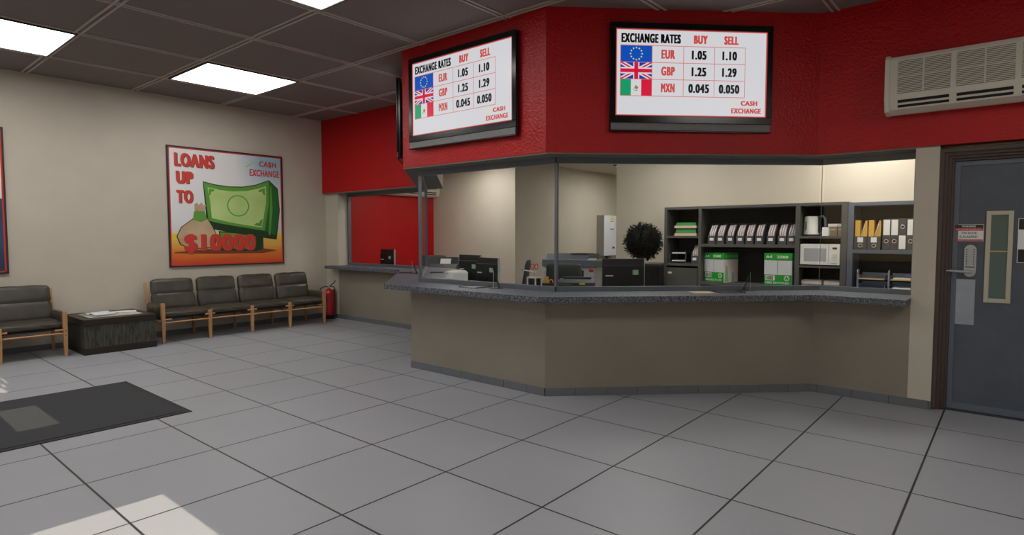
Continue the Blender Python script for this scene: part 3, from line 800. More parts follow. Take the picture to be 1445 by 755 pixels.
# ------------------------------------------------------------------ door
dn = struct(bpy.data.objects.new('door_1', None)); COL.objects.link(dn); dn.location = (0, 0, 0)
dx0, dx1 = -.445, .52
B('threshold', M_joint, dn, -.535, .60, 6.56, 6.70, .0, .012)
def casing(x0, x1, z1, y0, y1, w, name='casing'):
    q = MB(); q.box(x0, x0+w, y0, y1, 0.012, z1-w).box(x1-w, x1, y0, y1, 0.012, z1-w).box(x0, x1, y0, y1, z1-w, z1)
    return q.build(name, M_brown, dn)
casing(-.534, .60, 2.322, 6.49, 6.70, .032)
casing(-.502, .568, 2.290, 6.515, 6.70, .026)
casing(-.476, .542, 2.264, 6.54, 6.70, .024)
casing(-.452, .518, 2.238, 6.565, 6.70, .020)
lf = B('leaf', M_door, dn, -.430, .498, 6.600, 6.645, .016, 2.214)
q = MB(); e = .038
q.box(-.430, -.430+e, 6.590, 6.6, .016, 2.214).box(.498-e, .498, 6.590, 6.6, .016, 2.214).box(-.392, .46, 6.590, 6.6, 2.214-e, 2.214).box(-.392, .46, 6.590, 6.6, .016, .016+e*1.5)
q.build('leaf_edging', M_doorrim, lf)
Y = 6.60
# vision panel
q = MB(); x0, x1, z0, z1 = -.20, -.018, .985, 1.775; b = .034
q.box(x0, x0+b, Y-.014, Y, z0, z1, bev=.003).box(x1-b, x1, Y-.014, Y, z0, z1, bev=.003).box(x0+b, x1-b, Y-.014, Y, z1-b, z1, bev=.003).box(x0+b, x1-b, Y-.014, Y, z0, z0+b*1.05, bev=.003)
vp = q.build('vision_panel_frame', M_champ, lf)
B('vision_glass', mat('green_grey_glass', srgb(96, 110, 104), .12, spec=.6), lf, x0+b, x1-b, Y-.004, Y, z0+b, z1-b)
B('glass_clip', mat('brass_strip', srgb(200, 176, 120), .5), lf, x0+b, x1-b, Y-.007, Y-.004, 1.425, 1.434)
# warning sign
sg = B('warning_sign', P_white, lf, -.43+.002+.01, -.215, Y-.0095, Y-.0085+.006, 1.515, 1.662)
sx0, sx1 = -.418, -.215
B('sign_header', M_black, sg, sx0+.003, sx1-.003, Y-.0102, Y-.0096, 1.629, 1.658)
B('sign_band', M_redst, sg, sx0+.003, sx1-.003, Y-.0102, Y-.0096, 1.606, 1.628)
B('sign_footer', M_redst, sg, sx0+.003, sx1-.003, Y-.0102, Y-.0096, 1.518, 1.530)
lettering('WARNING', (-.368, -.270, 1.636, 1.652), Y-.0105, P_white, sg, bold=.03)
lettering('Police linked security alarm', (-.407, -.226, 1.611, 1.624), Y-.0105, P_white, sg, bold=.01)
lettering('THIS DOOR', (-.372, -.262, 1.576, 1.596), Y-.0105, M_black, sg, bold=.02)
lettering('IS ALARMED', (-.382, -.256, 1.543, 1.563), Y-.0105, M_black, sg, bold=.02)
# keypad lock and lever
q = MB(); xc, r = -.300, .0425
pts = [(xc+r*cos(pi*k/12), 1.44+r*sin(pi*k/12)) for k in range(13)]+[(xc-r*cos(pi*k/12), 1.245-r*sin(pi*k/12)) for k in range(13)]
q.xz(pts[::-1], Y-.024, Y); lk = q.build('keypad_plate', M_steel, lf)
q = MB()
for k in range(7):
    for s in (-1, 1): q.disc_y(xc+s*.025, 1.315+k*.021, .0052, Y-.030, Y-.024, n=10)
q.build('keypad_buttons', M_black2, lk)
q = MB().box(xc-.034, xc+.034, Y-.0255, Y-.0240, 1.284, 1.292); q.build('keypad_strip', M_black2, lk)
q = MB(); q.tube([(xc+.01, Y-.02, 1.248), (xc+.01, Y-.06, 1.248)], .016, n=14); q.tube([(xc+.015, Y-.058, 1.248), (xc-.04, Y-.062, 1.249), (xc-.13, Y-.060, 1.253), (xc-.165, Y-.058, 1.254)], .01, n=10, rs=[.014, .0125, .010, .007]); q.build('lever_handle', M_steel, lf)
B('push_plate', M_plate, lf, -.402, -.258, Y-.004, Y, .778, 1.178)
# striped notice at the frame edge
nt_ = B('striped_notice', P_white, lf, .012, .24, Y-.006, Y, 1.335, 1.708)
B('notice_stripe', M_black, nt_, .016, .236, Y-.0068, Y-.006, 1.615, 1.704)
B('notice_stripe', M_black, nt_, .016, .236, Y-.0068, Y-.006, 1.339, 1.448)

# ------------------------------------------------------------------ ceiling lights
def make_light(w, d, m, name='ceiling_light'):
    t = thing(name, 'x', 'ceiling light')
    f = MB(); b = .02
    f.box(-w/2-b, w/2+b, -d/2-b, -d/2, -.022, 0).box(-w/2-b, w/2+b, d/2, d/2+b, -.022, 0).box(-w/2-b, -w/2, -d/2, d/2, -.022, 0).box(w/2, w/2+b, -d/2, d/2, -.022, 0)
    f.build('frame', M_pframe, t)
    B('diffuser', m, t, -w/2, w/2, -d/2, d/2, -.012, -.002)
    return t
lt = make_light(1.17, 1.2, M_panel)
GL = 'square ceiling light panels'
lt['group'] = GL
spots = [(-8.335, 3.93, 'square white ceiling light panel nearest the left wall above the loan poster'),
         (-8.335, 1.36, 'square white ceiling light panel at the top left edge of the photo'),
         (-4.525, 2.655, 'square white ceiling light panel cut by the top edge of the photo'),
         (-4.525, -1.21, None), (-.73, 1.37, None), (1.8, 3.93, None), (-8.335, -1.21, None)]
for i, (x, y, l) in enumerate(spots):
    o = lt if i == 0 else copy_tree(lt)
    place(o, (x, y, CZ-.001), 0, l or 'square white ceiling light panel behind the viewer')
    o['group'] = GL if l else 'ceiling light panels behind the viewer'
lo = make_light(.58, 1.17, M_panelo)
for i, (x, y, l) in enumerate(((-8.2, 8.15, 'office ceiling light panel above the left teller desk'), (-1.35, 7.55, 'office ceiling light panel above the right shelves'), (-6.3, 11.8, 'office ceiling light panel in the rear recess'), (-3.7, 6.95, 'added unseen light panel above the middle desk, brightening the shelves'))):  # the middle desk panel is an added lamp to brighten the left shelves
    o = lo if i == 0 else copy_tree(lo)
    place(o, (x, y, OZ-.001), 0, l)

# ------------------------------------------------------------------ office shelving
sh = thing('shelving_unit', 'dark grey open shelving unit with three bays against the office wall', 'shelving')
YS, YB = 8.0, 8.395
def pan(x0, x1, z0, z1, name='panel', m=M_shelf, par=None, y0=YS, y1=YB): return B(name, m, par or sh, x0, x1, y0, y1, z0, z1)
B('back_panel', M_shelfin, sh, -3.875, -1.535, YB-.012, YB, 0, 1.965)
pan(-3.877, -3.835, 0, 1.93, 'upright'); pan(-3.368, -3.328, 0, 1.93, 'upright'); pan(-2.112, -2.06, 0, 1.93, 'upright'); pan(-1.600, -1.535, 0, 1.93, 'upright')
pan(-3.877, -1.535, 1.93, 1.965, 'top_board')
pan(-3.835, -3.368, 1.526, 1.558, 'shelf_board'); pan(-3.835, -3.368, 1.135, 1.17, 'shelf_board')
pan(-3.328, -2.112, 1.407, 1.447, 'shelf_board'); pan(-3.328, -2.112, .885, .925, 'shelf_board')
pan(-2.06, -1.60, 1.527, 1.557, 'shelf_board'); pan(-2.06, -1.60, 1.166, 1.190, 'shelf_board'); pan(-2.06, -1.60, .88, .92, 'shelf_board')
cd = B('cupboard_door', mat('olive_grey_laminate', srgb(78, 77, 72), .6), sh, -3.83, -3.373, YS-.018, YS-.001, .10, 1.105)
B('label_card', M_paper, cd, -3.80, -3.745, YS-.0195, YS-.018, 1.02, 1.045)
B('plinth', M_shelfin, sh, -3.835, -1.6, YS+.03, YS+.05, 0, .1)
s2 = thing('shelving_unit', 'blue-grey open shelving unit at the right end of the office wall', 'shelving')
B('back_panel', M_shelfbk, s2, -1.53, -.565, YB-.012, YB, 0, 1.953)
B('upright', M_shelfb, s2, -1.53, -1.472, YS, YB, 0, 1.913); B('upright', M_shelfb, s2, -.62, -.565, YS, YB, 0, 1.913)
B('top_board', M_shelfb, s2, -1.53, -.565, YS, YB, 1.913, 1.953)
B('shelf_board', M_shelfb, s2, -1.472, -.62, YS, YB, 1.354, 1.397); B('shelf_board', M_shelfb, s2, -1.472, -.62, YS, YB, .88, .922)
B('low_cabinet_side', M_shelfb, s2, -1.472, -.62, YS+.02, YS+.04, 0, .88)
lc = thing('low_cabinet', 'low charcoal cabinet between the topiary and the shelves', 'cabinet')
B('carcass', M_black2, lc, -4.30, -3.885, YS-.1, YB, 0, 1.12); B('top', M_shelf, lc, -4.31, -3.882, YS-.11, YB, 1.12, 1.15)
for k in range(3): B('door', M_black2, lc, -4.295+.136*k, -4.295+.13+.136*k, YS-.115, YS-.1, .05, 1.10)

# magazine files
M_pink = mat('pinkish_paper_edges', srgb(214, 200, 202), .8, noise=.15, nscale=60, stretch=(6, 1, .4))
def make_file(w=.10, d=.26, h=.285, fm=M_filebk, contents=M_pink, skew=0, manila=False):
    t = thing('magazine_file', 'x', 'magazine file')
    q = MB()
    fh = .11
    q.box(-w/2, w/2, -d/2, -d/2+.006, 0, fh); q.box(-w/2, w/2, d/2-.006, d/2, 0, h); q.box(-w/2, w/2, -d/2, d/2, 0, .004)
    for s in (-1, 1):
        x = s*(w/2-.002); q.yz([(-d/2, 0), (d/2, 0), (d/2, h), (.02, h), (-d/2, fh)], x-.002, x+.002)
    q.build('box', fm, t)
    B('label_card', M_paper, t, -.027, .027, -d/2-.0015, -d/2, .045, .082)
    for k in range(3):
        x = -w/2+.02+k*.028
        a = random.uniform(0, .012)
        q = MB(); q.yz([(-d/2+.03, .006), (d/2-.02, .006), (d/2-.02, h-.02-a), (-.01, h-.03-a), (-d/2+.03, fh+.04)], x-.009, x+.009)
        q.build('papers', contents, t)
    return t
mf = make_file()
xs9 = [-3.198, -3.081, -2.946, -2.814, -2.691, -2.567, -2.421, -2.283, -2.170]
ords = ['first', 'second', 'third', 'fourth', 'fifth', 'sixth', 'seventh', 'eighth', 'ninth']
for i, x in enumerate(xs9):
    o = mf if i == 0 else copy_tree(mf)
    place(o, (x+.0, 8.18, 1.4475), 0, '%s dark grey magazine file from the left on the middle shelf' % ords[i]); o['group'] = 'magazine files on the middle shelf'
o = place(copy_tree(mf), (-3.43, 8.16, 1.1705), 0, 'single dark magazine file beside the desk tray in the left bay'); o['group'] = 'magazine file in the left bay'

# green folders
for k, (z, lab) in enumerate(((1.5585, 'lower'), (1.666, 'upper'))):
    t = thing('folder_stack', '%s bundle of green folders on a tan board in the upper left bay' % lab, 'folders', (-3.57, 8.17, z))
    B('board', M_tan, t, -.165, .165, -.14, .14, 0, .034)
    hh = .072 if k == 0 else .045
    for j in range(3): B('folder', M_green, t, -.15+.004*j, .15-.003*j, -.13+.004*j, .13, .034+j*hh/3+.0005, .034+(j+1)*hh/3)
    t['group'] = 'green folder bundles'
# small two tier wire tray
t = thing('desk_tray', 'small two-tier dark wire desk tray with paper in the left bay', 'desk tray', (-3.69, 8.16, 1.1705))
for z in (.02, .13):
    q = MB(); q.box(-.125, .125, -.11, .13, z, z+.004).box(-.125, -.121, -.11, .13, z, z+.03).box(.121, .125, -.11, .13, z, z+.03).box(-.125, .125, .126, .13, z, z+.035); q.build('tray', M_black2, t)
    B('paper_sheets', M_paper, t, -.09, .11, -.10, .10, z+.005, z+.018)
for sx in (-.122, .122):
    for sy in (-.105, .125): MB().tube([(sx, sy, 0), (sx, sy, .165)], .003, n=6).build('upright_rod', M_steel, t)

# paper cartons
def make_carton(w, d, h, label, loc, rz):
    t = thing('paper_carton', label, 'carton', loc, rz, 'boxes of copier paper')
    B('box', M_cartonw, t, -w/2, w/2, -d/2, d/2, 0, h-.085, bev=.002)
    B('lid', M_greenb, t, -w/2-.003, w/2+.003, -d/2-.003, d/2+.003, h-.09, h, bev=.003)
    y = -d/2-.0006
    bd = B('green_panel', M_greenb, t, -w/2, w/2, y, y+.0006, 0, .135)
    B('fold_line', M_filebk, t, -.004, .001, y-.0004, y, .136, h-.092)
    B('barcode_panel', P_white, bd, -w/2+.02, -.035, y-.0008, y, .062, .125)
    q = MB(); x = -w/2+.03
    while x < -.05:
        a = random.choice((.004, .007, .010)); q.box(x, x+a, y-.0014, y-.0008, .068, .119); x += a+random.choice((.004, .006))
    q.build('barcode', M_filebk, bd)
    q = MB(); q.disc_y(w/2-.06, .092, .033, y-.0008, y); q.build('recycling_badge', P_white, bd)
    MB().disc_y(w/2-.06, .092, .025, y-.0014, y-.0008).build('badge_centre', M_greenb, bd)
    q = MB()
    for k in range(3):
        a0 = 2*pi*k/3
        q.tube([(w/2-.06+.016*cos(a0+j*.4), y-.0016, .092+.016*sin(a0+j*.4)) for j in range(4)], .0035, n=5)
    q.build('recycling_arrows', P_white, bd)
    lettering('100% RECYCLED', (-w/2+.02, w/2-.03, .018, .044), y-.0006, P_white, bd, bold=.03)
    yl = -d/2-.0042
    lettering('A4', (-w/2+.02, -w/2+.095, h-.062, h-.028), yl, P_white, t, bold=.04)
    lettering('2500', (-w/2+.155, -w/2+.29 if w > .31 else w/2-.01, h-.062, h-.028), yl, P_white, t, bold=.04)
    # printed side
    xs_ = w/2+.0006
    sp = B('printed_side', M_cartonside, t, w/2, xs_, -d/2+.002, d/2-.002, .0, h-.092)
    for (a, b_, c) in ((-.45, -.16, .75), (.05, .2, .45)):
        MB().yz([(a*d, .01), (b_*d, .01), ((a*.6+b_*.4)*d+.02, c*(h-.1)), ((a*.8+b_*.2)*d, c*(h-.1))], xs_, xs_+.0006).build('leaf_print', M_greenlt, sp)
    q = MB(); q.box(w/2+.0032, w/2+.0038, -d/2+.03, -d/2+.06, h-.062, h-.03).box(w/2+.0032, w/2+.0038, -d/2+.07, d/2-.08, h-.058, h-.05).box(w/2+.0032, w/2+.0038, -d/2+.07, d/2-.08, h-.042, h-.034).box(w/2+.0032, w/2+.0038, d/2-.07, d/2-.015, h-.064, h-.028)
    q.build('lid_print', M_greenlt, t)
    return t
make_carton(.335, .29, .40, 'green and white carton of copier paper at the left of the lower middle bay', (-3.116, 8.196, .9255), -19)
make_carton(.335, .29, .41, 'green and white carton of copier paper against the right divider of the middle bay', (-2.315, 8.16, .9255), 1)

# kettle, boxes, microwave
t = thing('kettle', 'white and black electric kettle on the upper shelf above the microwave', 'kettle', (-1.957, 8.15, 1.5575), 0)
MB().lathe([(.098, 0), (.10, .012), (.096, .02)]).build('base', M_black, t)
MB().lathe([(.096, .02), (.097, .03), (.090, .055), (.086, .20), (.084, .236), (.07, .244)]).build('body', M_white, t)
MB().lathe([(.06, .24), (.05, .25), (.012, .252)]).build('lid', M_black, t)
MB().tube([(.08, -.02, .232), (.125, -.03, .245), (.155, -.035, .215), (.162, -.035, .13), (.150, -.03, .06), (.09, -.02, .03)], .013, n=8).build('handle', M_copdark, t)
B('body_spine', M_black, t, .078, .098, -.045, .01, .03, .240)
B('water_gauge', M_black2, t, -.058, -.046, -.078, -.05, .07, .18)
t = thing('tissue_cube', 'small white cube box right of the kettle', 'box', (-1.776, 8.06, 1.5575), 0); B('box', P_white, t, -.036, .036, -.04, .04, 0, .105, bev=.002); B('flap', M_paper, t, -.035, .035, -.035, .035, .105, .107)
for x, l in ((-1.714, 'left'), (-1.633, 'right')):
    wd = .05 if l == 'left' else .028
    t = thing('storage_tin', '%s brown box with white lid beside the kettle' % l, 'box', (x, 8.17, 1.5575), 0)
    B('body', M_kraft, t, -wd, wd-.002, -.06, .06, 0, .115, bev=.002); B('lid', P_white, t, -wd-.002, wd, -.062, .062, .115, .148, bev=.003)
    B('logo_strip', P_white, t, -wd*.6, wd*.6, -.0607, -.06, .075, .082)
t = thing('microwave', 'white microwave oven on the shelf under the kettle', 'microwave', (-1.831, 8.18, 1.1905), 0)
B('casing', M_white, t, -.224, .224, -.15, .17, .012, .268, bev=.008)
B('door', M_white, t, -.222, .10, -.168, -.15, .014, .266, bev=.004)
B('door_mesh', mat('grey_mesh_print', srgb(166, 166, 170), .5, noise=.15, nscale=160), t, -.178, .075, -.1686, -.168, .055, .215)
B('control_panel', M_white, t, .102, .222, -.166, -.15, .014, .266, bev=.003)
B('clock_display', M_black, t, .14, .19, -.1672, -.166, .205, .228)
MB().disc_y(.165, .13, .024, -.176, -.166).build('dial', M_acw, t)
B('lettering_plate', M_filebk, t, .13, .20, -.1668, -.166, .035, .039)
for sx in (-.19, .19): B('foot', M_black, t, sx-.015, sx+.015, -.12, .12, 0, .014)
for i, (x, l) in enumerate(((-1.92, 'left'), (-1.695, 'right'))):
    t = thing('paper_stack', '%s pile of worn papers in the bay below the microwave' % l, 'papers', (x, 8.14, .9205), 0)
    for k in range(7):
        Mx = Matrix.Rotation(R(random.uniform(-4, 4)), 4, 'Z')
        aw = .115 if i == 0 else .085
        MB().box(-aw, aw, -.10, .10, k*.0135+.0004, (k+1)*.0135-.001, M=Mx).build('bundle', (M_paper, M_cartonside, M_kraft, M_papern)[k % 4], t)

# right unit contents
def make_lever():
    t = thing('lever_arch_file', 'x', 'binder')
    B('spine', M_filebk, t, -.038, .038, -.14, .12, 0, .355, bev=.003)
    return t
def binder(x, label, flip=False, w=.076):
    t = thing('lever_arch_file', label, 'binder', (x, 8.16, 1.3975), 0, 'binders in the right shelving unit')
    B('cover', M_filebk, t, -w/2, w/2, -.14, .12, 0, .357, bev=.003)
    za, zb = (.012, .165) if flip else (.17, .345)
    B('spine_label', P_white, t, -w*.42, w*.42, -.1412, -.14, za, zb)
    zc = .265 if flip else .10
    q = MB(); q.tube([(cos(2*pi*k/16)*.019, -.1415, zc+sin(2*pi*k/16)*.019) for k in range(16)], .0042, n=6, closed=True); q.build('finger_ring', M_ring, t)
    MB().disc_y(0, zc, .014, -.1408, -.14).build('finger_hole', M_black, t)
    return t
binder(-1.138, 'grey lever arch file standing right next to the magazine files'); binder(-1.060, 'grey lever arch file second from the left, with white label on top')
binder(-.984, 'grey lever arch file turned upside down with its label at the bottom', True); binder(-.905, 'rightmost grey lever arch file cut off by the wall edge')
for i, x in enumerate((-1.40, -1.262)):
    t = thing('magazine_file', ('left' if i == 0 else 'right')+' wide grey magazine file of manila folders in the right unit', 'magazine file', (x, 8.17, 1.3975), 0, 'wide magazine files in the right unit')
    w = .136; d = .28
    q = MB(); q.box(-w/2, w/2, -d/2, -d/2+.005, 0, .155).box(-w/2, w/2, d/2-.005, d/2, 0, .31).box(-w/2, w/2, -d/2, d/2, 0, .004)
    for s in (-1, 1): xx = s*(w/2-.002); q.yz([(-d/2, 0), (d/2, 0), (d/2, .31), (0, .31), (-d/2, .155)], xx-.002, xx+.002)
    q.build('box', M_filebk, t)
    B('label_card', P_white, t, -.032, .028, -d/2-.0015, -d/2, .085, .145)
    q = MB(); q.tube([(cos(2*pi*k/16)*.02, -d/2-.0015, .048+sin(2*pi*k/16)*.018) for k in range(16)], .004, n=6, closed=True); q.build('finger_ring', M_ring, t)
    MB().disc_y(0, .048, .014, -d/2-.0008, -d/2).build('finger_hole', M_black, t)
    B('manila_folder', M_manila, t, -.058, -.006, -d/2+.008, -d/2+.10, .006, .345)
    MB().xz([(.0, .006), (.058, .006), (.064, .15), (.062, .34), (.045, .34), (-.002, .17)], -d/2+.02, .08).build('manila_folder', M_manila, t)
    MB().xz([(.0, .165), (.004, .16), (.044, .30), (.040, .31)], -d/2+.01, -d/2+.02).build('loose_sheet', M_paper, t)
for i, (x0, x1) in enumerate(((-1.43, -1.135), (-1.115, -.82))):
    t = thing('desk_tray', ('left' if i == 0 else 'right')+' two-tier blue-grey letter tray in the right shelving unit', 'letter tray', ((x0+x1)/2, 8.17, .9225), 0, 'letter trays in the right unit')
    w = x1-x0
    for z in (.02, .125):
        q = MB(); q.box(-w/2+.012, w/2-.005, -.13, .15, z, z+.004).box(-w/2+.012, w/2-.005, .145, .15, z, z+.07).box(-w/2+.012, -w/2+.016, -.13, .15, z, z+.05).box(w/2-.009, w/2-.005, -.13, .15, z, z+.05)
        q.build('tray', M_traybl, t)
    MB().tube([(-w/2+.006, -.125, 0), (-w/2+.006, -.125, .215), (-w/2+.006, -.115, .228), (-w/2+.006, -.05, .238), (-w/2+.006, -.04, .228), (-w/2+.006, -.04, 0)], .0055, n=8).build('wire_handle', M_steel, t)
    B('envelope', M_manila, t, -w/2+.03, w/2-.02, -.12, .11, .1295, .138)
    if i == 1:
        B('paper_sheets', M_paper, t, -w/2+.05, w/2-.02, -.10, .12, .1385, .155); B('paper_sheets', M_paper, t, -w/2+.05, w/2-.02, -.125, .12, .0245, .045)
    else:
        B('address_label', M_tan, t, -.02, .05, -.08, -.02, .138, .139)

# ------------------------------------------------------------------ topiary
tp = thing('potted_topiary', 'potted topiary with a dark leafy ball behind the glass', 'plant', (-3.99, 7.58, 0))
MB().lathe([(.12, 0), (.125, .01), (.165, .30), (.172, .305), (.172, .33), (.155, .33), (.15, .29)]).build('pot', M_pot, tp)
MB().lathe([(.149, .28), (.149, .29)]).build('soil', M_bark, tp)
MB().tube([(0, 0, .27), (.012, 0, .6), (-.008, .01, .9), (0, 0, 1.3)], .016, n=8).build('stem', M_bark, tp)
q = MB(); rnd = random.Random(3)
MBc = q
r = bmesh.ops.create_icosphere(q.bm, subdivisions=3, radius=.235)
for v in r['verts']: v.co = v.co*(1+rnd.uniform(-.05, .05))+Vector((0, 0, 1.475))
for k in range(1500):
    z = rnd.uniform(-1, 1); a = rnd.uniform(0, 2*pi); s = math.sqrt(1-z*z)
    n = Vector((s*cos(a), s*sin(a), z)); rr = rnd.uniform(.19, .275)
    c = n*rr+Vector((0, 0, 1.475))
    tdir = (n*.55+Vector((rnd.gauss(0, 1), rnd.gauss(0, 1), rnd.gauss(0, 1)))*.55+n.cross(Vector((0, 0, 1)))*.5).normalized()
    side = tdir.cross(n).normalized(); L = rnd.uniform(.04, .085); wd = rnd.uniform(.006, .010)
    v = [q.bm.verts.new(p) for p in (c-tdir*L*.5, c+side*wd, c+tdir*L*.5+n*.008, c-side*wd)]
    q.bm.faces.new(v)
q.build('foliage', M_leaf, tp)

# ------------------------------------------------------------------ electrical box
t = thing('fuse_box', 'white-fronted grey electrical box on the recess wall of the office', 'electrical box', (-7.708, 12.29, 1.07))
B('cabinet', M_cabside, t, 0, .20, 0, .95, 0, .975, bev=.006)
B('front_cover', M_cabw, t, .20, .216, .004, .946, .004, .97, bev=.004)
B('warning_sticker', M_yellow, t, .216, .218, .29, .42, .865, .925)
B('printed_label', P_white, t, .216, .218, .30, .46, .66, .82)
B('text_line', M_filebk, t, .218, .219, .27, .44, .635, .655); B('text_line', M_filebk, t, .218, .219, .27, .40, .825, .836)
B('text_line', M_filebk, t, .216, .2175, .38, .48, .17, .22)
MB().tube([(.1, .3, 0), (.1, .3, -.35)], .03, n=10).build('conduit', M_black2, t); MB().tube([(.1, .55, 0), (.1, .55, -.30)], .06, n=12).build('conduit', M_acw, t)

# ------------------------------------------------------------------ monitors
def make_monitor(w=.415, h=.36, stand_h=.17):
    t = thing('monitor', 'x', 'monitor')
    # back faces -y (towards the customers)
    MB().box(-w/2, w/2, -.012, .024, stand_h, stand_h+h, bev=.006).build('casing', M_black2, t)
    MB().box(-w/2+.003, w/2-.003, -.03, -.012, stand_h+.04, stand_h+h*.78, bev=.008).build('back_cover', M_black, t)
    B('screen', M_gloss, t, -w/2+.012, w/2-.012, .024, .026, stand_h+.02, stand_h+h-.012)
    B('side_bezel', M_steel, t, w/2-.001, w/2+.006, -.012, .024, stand_h+.004, stand_h+h-.004)
    B('maker_plate', P_white, t, -w/2+.03, -w/2+.12, -.0315, -.03, stand_h+h*.42, stand_h+h*.46)
    s = B('sticker', M_stk, t, w/2-.15, w/2-.075, -.0315, -.03, stand_h+h*.47, stand_h+h*.63)
    B('sticker_edge', M_stkg, t, w/2-.15, w/2-.138, -.0322, -.0315, stand_h+h*.47, stand_h+h*.63)
    q = MB(); q.box(-.03, .03, -.045, -.03, .02, stand_h+h*.3, bev=.004); q.build('neck', M_black, t)
    MB().box(-.11, .11, -.10, .08, 0, .014, bev=.005).build('foot', M_black, t)
    return t
mo = make_monitor()
mo.location = (0, 0, 0)
def put_mon(src, loc, rz, label, sc=1):
    o = copy_tree(src); place(o, loc, rz, label); o['group'] = 'monitors behind the teller glass'; return o
place(mo, (-5.885, 6.06, .7605), 0, 'black monitor with its back to the glass, left of the pair by the small printer'); mo['group'] = 'monitors behind the teller glass'
m2 = make_monitor(.415, .36, .15)
place(m2, (-5.345, 5.84, .7605), -6, 'black monitor with its back to the glass, right of the pair by the small printer'); m2['group'] = 'monitors behind the teller glass'
put_mon(mo, (-9.20, 7.05, .9985-.0), 0, 'x')
bpy.data.objects.remove
o = [x for x in COL.objects if x.get('label') == 'x' and x.name.startswith('monitor')]
for x in o:
    place(x, (-9.44, 7.40, .7605), 0, 'black monitor far left in front of the red office wall')
bm_ = make_monitor(.50, .36, .17)
place(bm_, (-3.545, 6.25, .7605), 45, 'large black monitor near the glass, in front of the topiary'); bm_['group'] = 'monitors behind the teller glass'

# ------------------------------------------------------------------ office chairs
def make_chair():
    t = thing('office_chair', 'x', 'office chair')
    MB().soft(0, 0, .48, .48, .46, .08, k=.45, n=8).build('seat', M_fabric, t)
    MB().soft(0, 0, 0, .47, .06, .52, k=.4, n=8, M=Matrix.Translation((0, .26, .90)) @ Matrix.Rotation(R(-9), 4, 'X')).build('backrest', M_fabric, t)
    MB().tube([(0, .05, .43), (0, .25, .45), (0, .29, .75)], .022, n=8).build('back_support', M_black, t)
    MB().tube([(0, 0, .09), (0, 0, .44)], .028, n=10).build('gas_column', M_black, t)
    for k in range(5):
        a = 2*pi*k/5
        MB().tube([(0, 0, .10), (.27*cos(a), .27*sin(a), .06)], .02, n=8, rs=[.024, .014]).build('leg', M_black, t)
        MB().lathe([(.024, 0), (.028, .01), (.028, .04), (.02, .05)], c=(.28*cos(a), .28*sin(a), 0), n=10).build('castor', M_black, t)
    for s in (-1, 1):
        MB().tube([(s*.22, .05, .47), (s*.27, .05, .50), (s*.27, .05, .68)], .014, n=8).build('arm_support', M_black, t)
        MB().box(s*.27-.03, s*.27+.03, -.12, .14, .68, .705, bev=.01).build('armrest', M_black2, t)
    return t
ch = make_chair(); ch['group'] = 'office chairs behind the counter'
place(ch, (-8.68, 7.95, .0), 47.6, 'dark grey office chair by the red wall at the left teller desk')
o = place(copy_tree(ch), (-5.84, 6.85, .03), -55, 'dark grey office chair seen from the side between the monitors and the copier')
o = place(copy_tree(ch), (-4.83, 6.86, .02), 215, 'black office chair in front of the copier')

# ------------------------------------------------------------------ copier
t = thing('photocopier', 'large grey and white photocopier against the recess wall', 'photocopier', (-6.33, 9.35, 0), 12)
B('body', M_copw, t, -.50, .50, -.32, .32, .05, .985, bev=.01)
for k in range(3): 
    dr = B('paper_drawer', M_copw, t, -.47, .47, -.335, -.32, .12+k*.21, .31+k*.21, bev=.004); B('drawer_handle', M_copdark, dr, -.12, .12, -.342, -.335, .25+k*.21, .28+k*.21)
B('output_slot', M_black2, t, -.36, .30, -.324, -.30, .78, .93)
B('front_strip', M_white, t, -.50, -.30, -.336, -.32, .90, .95)
B('scanner_deck', M_copdark, t, -.52, .55, -.36, .33, .985, 1.115, bev=.012)
MB().yz([(-.33, 1.115), (.32, 1.115), (.32, 1.22), (-.24, 1.22)], -.46, .36).build('document_feeder', M_copdark, t)
MB().box(.02, .34, -.26, .10, 1.215, 1.232, bev=.004).build('feeder_tray', M_black2, t)
MB().yz([(-.34, 1.117), (-.20, 1.117), (-.22, 1.15)], -.02, .52).build('control_panel', M_copw, t)
B('badge', M_redst, t, .40, .49, -.3222, -.32, .90, .95)
for sx in (-.4, .4):
    for sy in (-.25, .25): MB().lathe([(.03, 0), (.03, .05)], c=(sx, sy, 0), n=10).build('castor', M_black, t)

# ------------------------------------------------------------------ things on the granite
t = thing('label_printer', 'small white printer on the granite behind the glass, in front of the monitors', 'printer', (-5.17, 5.09, .9985), -20)
MB().box(-.12, .12, -.10, .10, 0, .135, bev=.022, seg=3).build('housing', M_white, t)
MB().box(-.095, .095, -.05, .085, .133, .145, bev=.004).build('lid', M_acw, t)
B('paper_slot', M_black2, t, -.08, -.02, -.1015, -.10, .10, .108)
t = thing('fax_machine', 'black desk printer with a white sheet at the left teller desk', 'printer', (-8.02, 7.56, .7605), 30)
MB().yz([(-.16, 0), (.16, 0), (.16, .27), (.05, .28), (-.16, .20)], -.26, .26).build('housing', M_black2, t)
MB().box(-.24, .24, -.004, .004, 0, .16, M=Matrix.Translation((-.0, .12, .25)) @ Matrix.Rotation(R(-25), 4, 'X')).build('paper_support', M_black, t)
MB().box(-.08, .12, -.002, .002, 0, .12, M=Matrix.Translation((-.02, .108, .26)) @ Matrix.Rotation(R(-25), 4, 'X')).build('paper_sheet', M_paper, t)
t = thing('banknote_counter', 'flat grey banknote counter on the granite behind the glass corner', 'banknote counter', (-3.60, 5.36, .9985), 30)
MB().yz([(-.10, 0), (.10, 0), (.10, .095), (-.04, .095), (-.10, .065)], -.19, .19).build('housing', mat('dark_grey_machine_plastic', srgb(66, 69, 74), .5), t)
B('top_slot', M_black2, t, -.15, .15, -.02, .06, .095, .118); MB().box(-.225, -.19, -.08, .05, 0, .085, bev=.012).build('side_feed', M_copdark, t)
